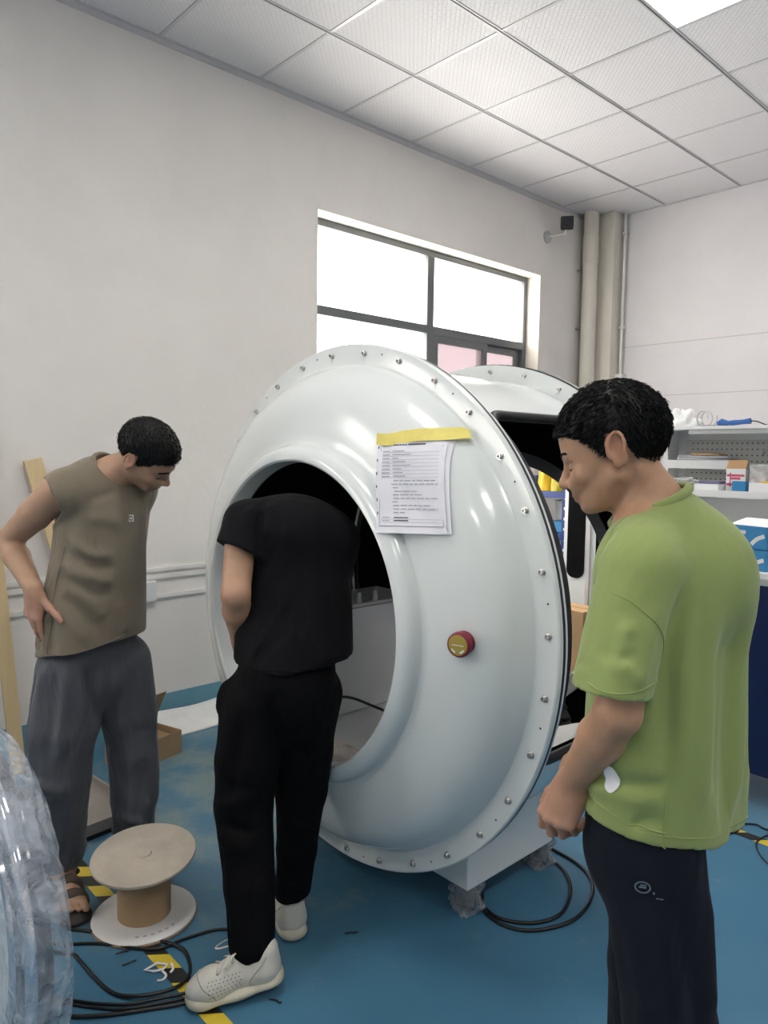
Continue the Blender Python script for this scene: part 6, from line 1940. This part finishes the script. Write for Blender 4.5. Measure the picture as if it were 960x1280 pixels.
# =================================================== MAN IN BLACK, leaning into the capsule
def man_black():
    base = (0.42, 0.25, 0.16)
    S = Shape()
    ho = (0.135, 0.43, 1.150); HR = frame((0.15, 0.75, -0.65), (0, 0.6, 0.8)); hs = 0.97
    S.cone((0.055, 0.03, 0.93), (0.055, 0.17, 1.22), 0.115, 0.115, 0.03, ((0.1, 0.92, -0.4), 1.5))
    S.cone((-0.075, 0.12, 1.275), (0.16, 0.15, 1.245), 0.045, 0.045, 0.03)
    S.cone((0.08, 0.25, 1.27), (0.125, 0.37, 1.18), 0.06, 0.055, 0.03)
    head_prims(S, ho, HR, hs)
    legs = (((-0.035, 0.0, 0.82), (-0.068, -0.015, 0.49), (-0.030, -0.105, 0.13)), ((0.105, 0.05, 0.82), (0.075, 0.110, 0.46), (0.055, 0.125, 0.10)))
    for h, k, a in legs:
        S.cone(h, k, 0.07, 0.052, 0.02); S.cone(k, a, 0.048, 0.034, 0.012)
    S.cone(legs[0][2], (-0.085, -0.138, 0.055), 0.030, 0.020, 0.01)
    S.cone(legs[1][2], (0.02, 0.20, 0.05), 0.034, 0.026, 0.02)
    sh, el, wr = _v((-0.090, 0.07, 1.285)), _v((-0.088, -0.035, 1.105)), _v((-0.098, 0.075, 0.955))
    S.cone(sh, el, 0.047, 0.040, 0.02); S.cone(el, el + (wr - el) * 0.35, 0.040, 0.041, 0.012); S.cone(el + (wr - el) * 0.35, wr, 0.041, 0.027, 0.012)
    X = _v((0.05, 0.72, -0.69)); X /= np.linalg.norm(X); Z = _v((-0.45, -0.5, -0.2)) * -1; Z = _v((-0.75, 0.3, 0.5)); Z -= X * (X @ Z); Z /= np.linalg.norm(Z)
    hand_prims(S, wr, [X, np.cross(X, Z), Z], [(15, 20, 15)] * 4, (30, 15, 10, 10), 0.95)
    sh, el, wr = _v((0.165, 0.15, 1.245)), _v((0.155, 0.40, 1.08)), _v((0.06, 0.56, 1.00))
    S.cone(sh, el, 0.052, 0.042, 0.03); S.cone(el, wr, 0.043, 0.028, 0.03)
    X = _v((-0.5, 0.85, -0.1)); X /= np.linalg.norm(X); Z = _v((0.3, 0.2, 0.9)); Z -= X * (X @ Z); Z /= np.linalg.norm(Z)
    hand_prims(S, wr, [X, np.cross(Z, X), Z], [(20, 25, 15)] * 4, (30, 15, 10, 10), 0.95)
    V, F = polygonise(S, 0.005)
    col = np.tile(_v(base), (len(V), 1))
    el = _v((-0.088, -0.035, 1.105))
    w = np.exp(-((V - el) ** 2).sum(1) / (2 * 0.035 ** 2))[:, None] * 0.45
    col = col * (1 - w) + _v((0.48, 0.24, 0.17)) * w
    p = person((1.92, -2.42), 'man in a black T-shirt and black trousers bending into the round capsule opening', V, F, col)
    def limit(q): return np.where(q[:, 0] > 0.05, 0.05, np.where(q[:, 0] > -0.02, 0.015, -0.03)) - q[:, 2]
    hair_parts('hair', p, ho, HR, hs, limit, 0.008, 0.012, 3000, lambda q: np.c_[0.6 + 0 * q[:, 0], 0 * q[:, 0], -0.6 + 0 * q[:, 0]], 3, eyebrow=False, vox=0.005)
    # ---- T-shirt
    T = Shape()
    bn = _v((0.05, 0.90, -0.43))
    T.cone((0.066, -0.045, 0.70), (0.064, 0.140, 1.205), 0.178, 0.166, 0.03, (bn, 1.26))
    T.cone((-0.072, 0.105, 1.285), (0.165, 0.145, 1.235), 0.072, 0.080, 0.06)
    T.ell((0.045, 0.12, 1.255), (0.150, 0.120, 0.120), frame((1, 0, -0.15), (0, 0.3, 1)), 0.05)
    T.cone((0.09, 0.26, 1.25), (0.05, 0.18, 1.26), 0.075, 0.09, 0.05)
    sc, sn = _v((-0.105, 0.005, 1.232)), _v((-0.36, -0.30, -0.86)); sn = sn / np.linalg.norm(sn)
    T.cone((-0.076, 0.095, 1.285), (-0.112, -0.075, 1.10), 0.076, 0.074, 0.02, None, 'u', [(sc, sn)])
    T.cone((-0.094, 0.010, 1.192), (-0.116, -0.094, 1.08), 0.052, 0.060, 0.006, None, 's')
    T.cone((0.165, 0.15, 1.24), (0.160, 0.32, 1.12), 0.072, 0.066, 0.025)
    T.ell((0.11, 0.32, 1.22), (0.075, 0.08, 0.075), None, 0.01, 's')
    T.plane((0.066, 0.0, 0.915), (0.06, 0.12, -1), 0.004)
    f = T.fold
    f((0.06, -0.10, 1.13), (-0.07, -0.12, 0.95), 0.011, 0.013, (0.01, -0.13, 1.04))
    f((0.10, -0.09, 1.14), (-0.05, -0.13, 0.93), -0.009, 0.013)
    f((0.05, 0.0, 1.30), (0.03, -0.06, 1.16), 0.009, 0.016)
    f((-0.025, 0.03, 1.34), (-0.035, -0.02, 1.20), -0.013, 0.011)
    f((0.00, 0.04, 1.37), (0.0, -0.02, 1.26), 0.009, 0.012)
    f((-0.05, 0.05, 1.34), (-0.09, -0.02, 1.27), 0.006, 0.010)
    f((0.12, -0.13, 1.04), (0.20, -0.10, 0.93), 0.009, 0.016)
    f((0.20, -0.06, 1.12), (0.215, -0.06, 0.93), -0.009, 0.014)
    f((0.04, -0.15, 1.00), (0.06, -0.15, 0.92), 0.008, 0.012)
    f((0.10, -0.14, 1.02), (0.11, -0.14, 0.92), -0.007, 0.012)
    T.disp(wobble(0.0026, 18, 20, 11, 2.0))
    V, F = polygonise(T, 0.0052)
    sh_ = mesh_obj('t_shirt', V, F, M['black_tee'], p)
    P = project_out(T, np.array([tuple(q) for q in smooth_path([(-0.12, -0.06, 0.935), (-0.02, -0.16, 0.93), (0.12, -0.16, 0.935), (0.22, -0.06, 0.945)], 6)]), 0.0003)
    seam(P, 0.0016, 'hem_stitch', M['black_tee'], sh_)
    P = project_out(T, np.array([tuple(q) for q in smooth_path([(-0.03, 0.08, 1.38), (-0.035, 0.02, 1.33), (-0.035, -0.02, 1.26), (-0.03, -0.03, 1.20)], 6)]), 0.0003)
    seam(P, 0.002, 'sleeve_seam', M['black_tee'], sh_)
    # ---- trousers
    Q = Shape()
    Q.cone((0.052, 0.030, 0.94), (0.045, 0.025, 0.80), 0.132, 0.148, 0.03, ((0, 1, 0), 1.22))
    Q.ell((0.050, -0.030, 0.85), (0.135, 0.085, 0.11), None, 0.04)
    Q.chain([(-0.035, 0.0, 0.79), (-0.058, -0.010, 0.62), (-0.068, -0.020, 0.49), (-0.045, -0.075, 0.28), (-0.028, -0.108, 0.135)], [0.104, 0.092, 0.081, 0.071, 0.064], 0.014)
    Q.chain([(0.105, 0.05, 0.79), (0.090, 0.080, 0.62), (0.080, 0.110, 0.47), (0.068, 0.122, 0.28), (0.058, 0.125, 0.14)], [0.104, 0.090, 0.079, 0.064, 0.056], 0.014)
    Q.plane((0, 0, 0.118), (0.12, 0.05, -1), 0.004)
    f = Q.fold
    f((-0.12, -0.03, 0.86), (-0.145, -0.02, 0.76), 0.016, 0.014)
    f((-0.10, -0.10, 0.82), (-0.13, -0.09, 0.58), 0.010, 0.013)
    f((-0.05, -0.12, 0.78), (-0.09, -0.11, 0.54), -0.010, 0.013)
    f((-0.02, -0.10, 0.56), (-0.13, -0.08, 0.51), 0.011, 0.013)
    f((-0.13, -0.07, 0.47), (-0.02, -0.11, 0.45), -0.010, 0.011)
    f((-0.13, -0.07, 0.43), (-0.03, -0.11, 0.40), 0.009, 0.012)
    f((-0.10, -0.12, 0.38), (-0.07, -0.16, 0.18), 0.009, 0.012)
    f((0.04, -0.08, 0.86), (0.035, -0.06, 0.68), -0.018, 0.014)
    f((0.13, -0.03, 0.78), (0.13, 0.0, 0.56), 0.010, 0.014)
    f((0.03, 0.06, 0.42), (0.12, 0.06, 0.38), 0.009, 0.012)
    f((0.01, 0.08, 0.20), (0.11, 0.07, 0.18), 0.009, 0.010)
    Q.disp(wobble(0.003, 16, 17, 12, 0.9))
    V, F = polygonise(Q, 0.0065)
    tr_ = mesh_obj('trousers', V, F, M['black_trouser'], p)
    # left shoe side-on with the heel lifted, right shoe seen from the heel
    sneaker(p, (0.048, -0.108, 0.0), (-0.96, -0.28, 0), 0.13, side=1, sc=0.88)
    sneaker(p, (0.070, 0.085, 0.0), (-0.42, 0.90, 0), 0.02, side=-1, holes=False, sc=0.92)
    return p

man_green()
man_khaki()
man_black()
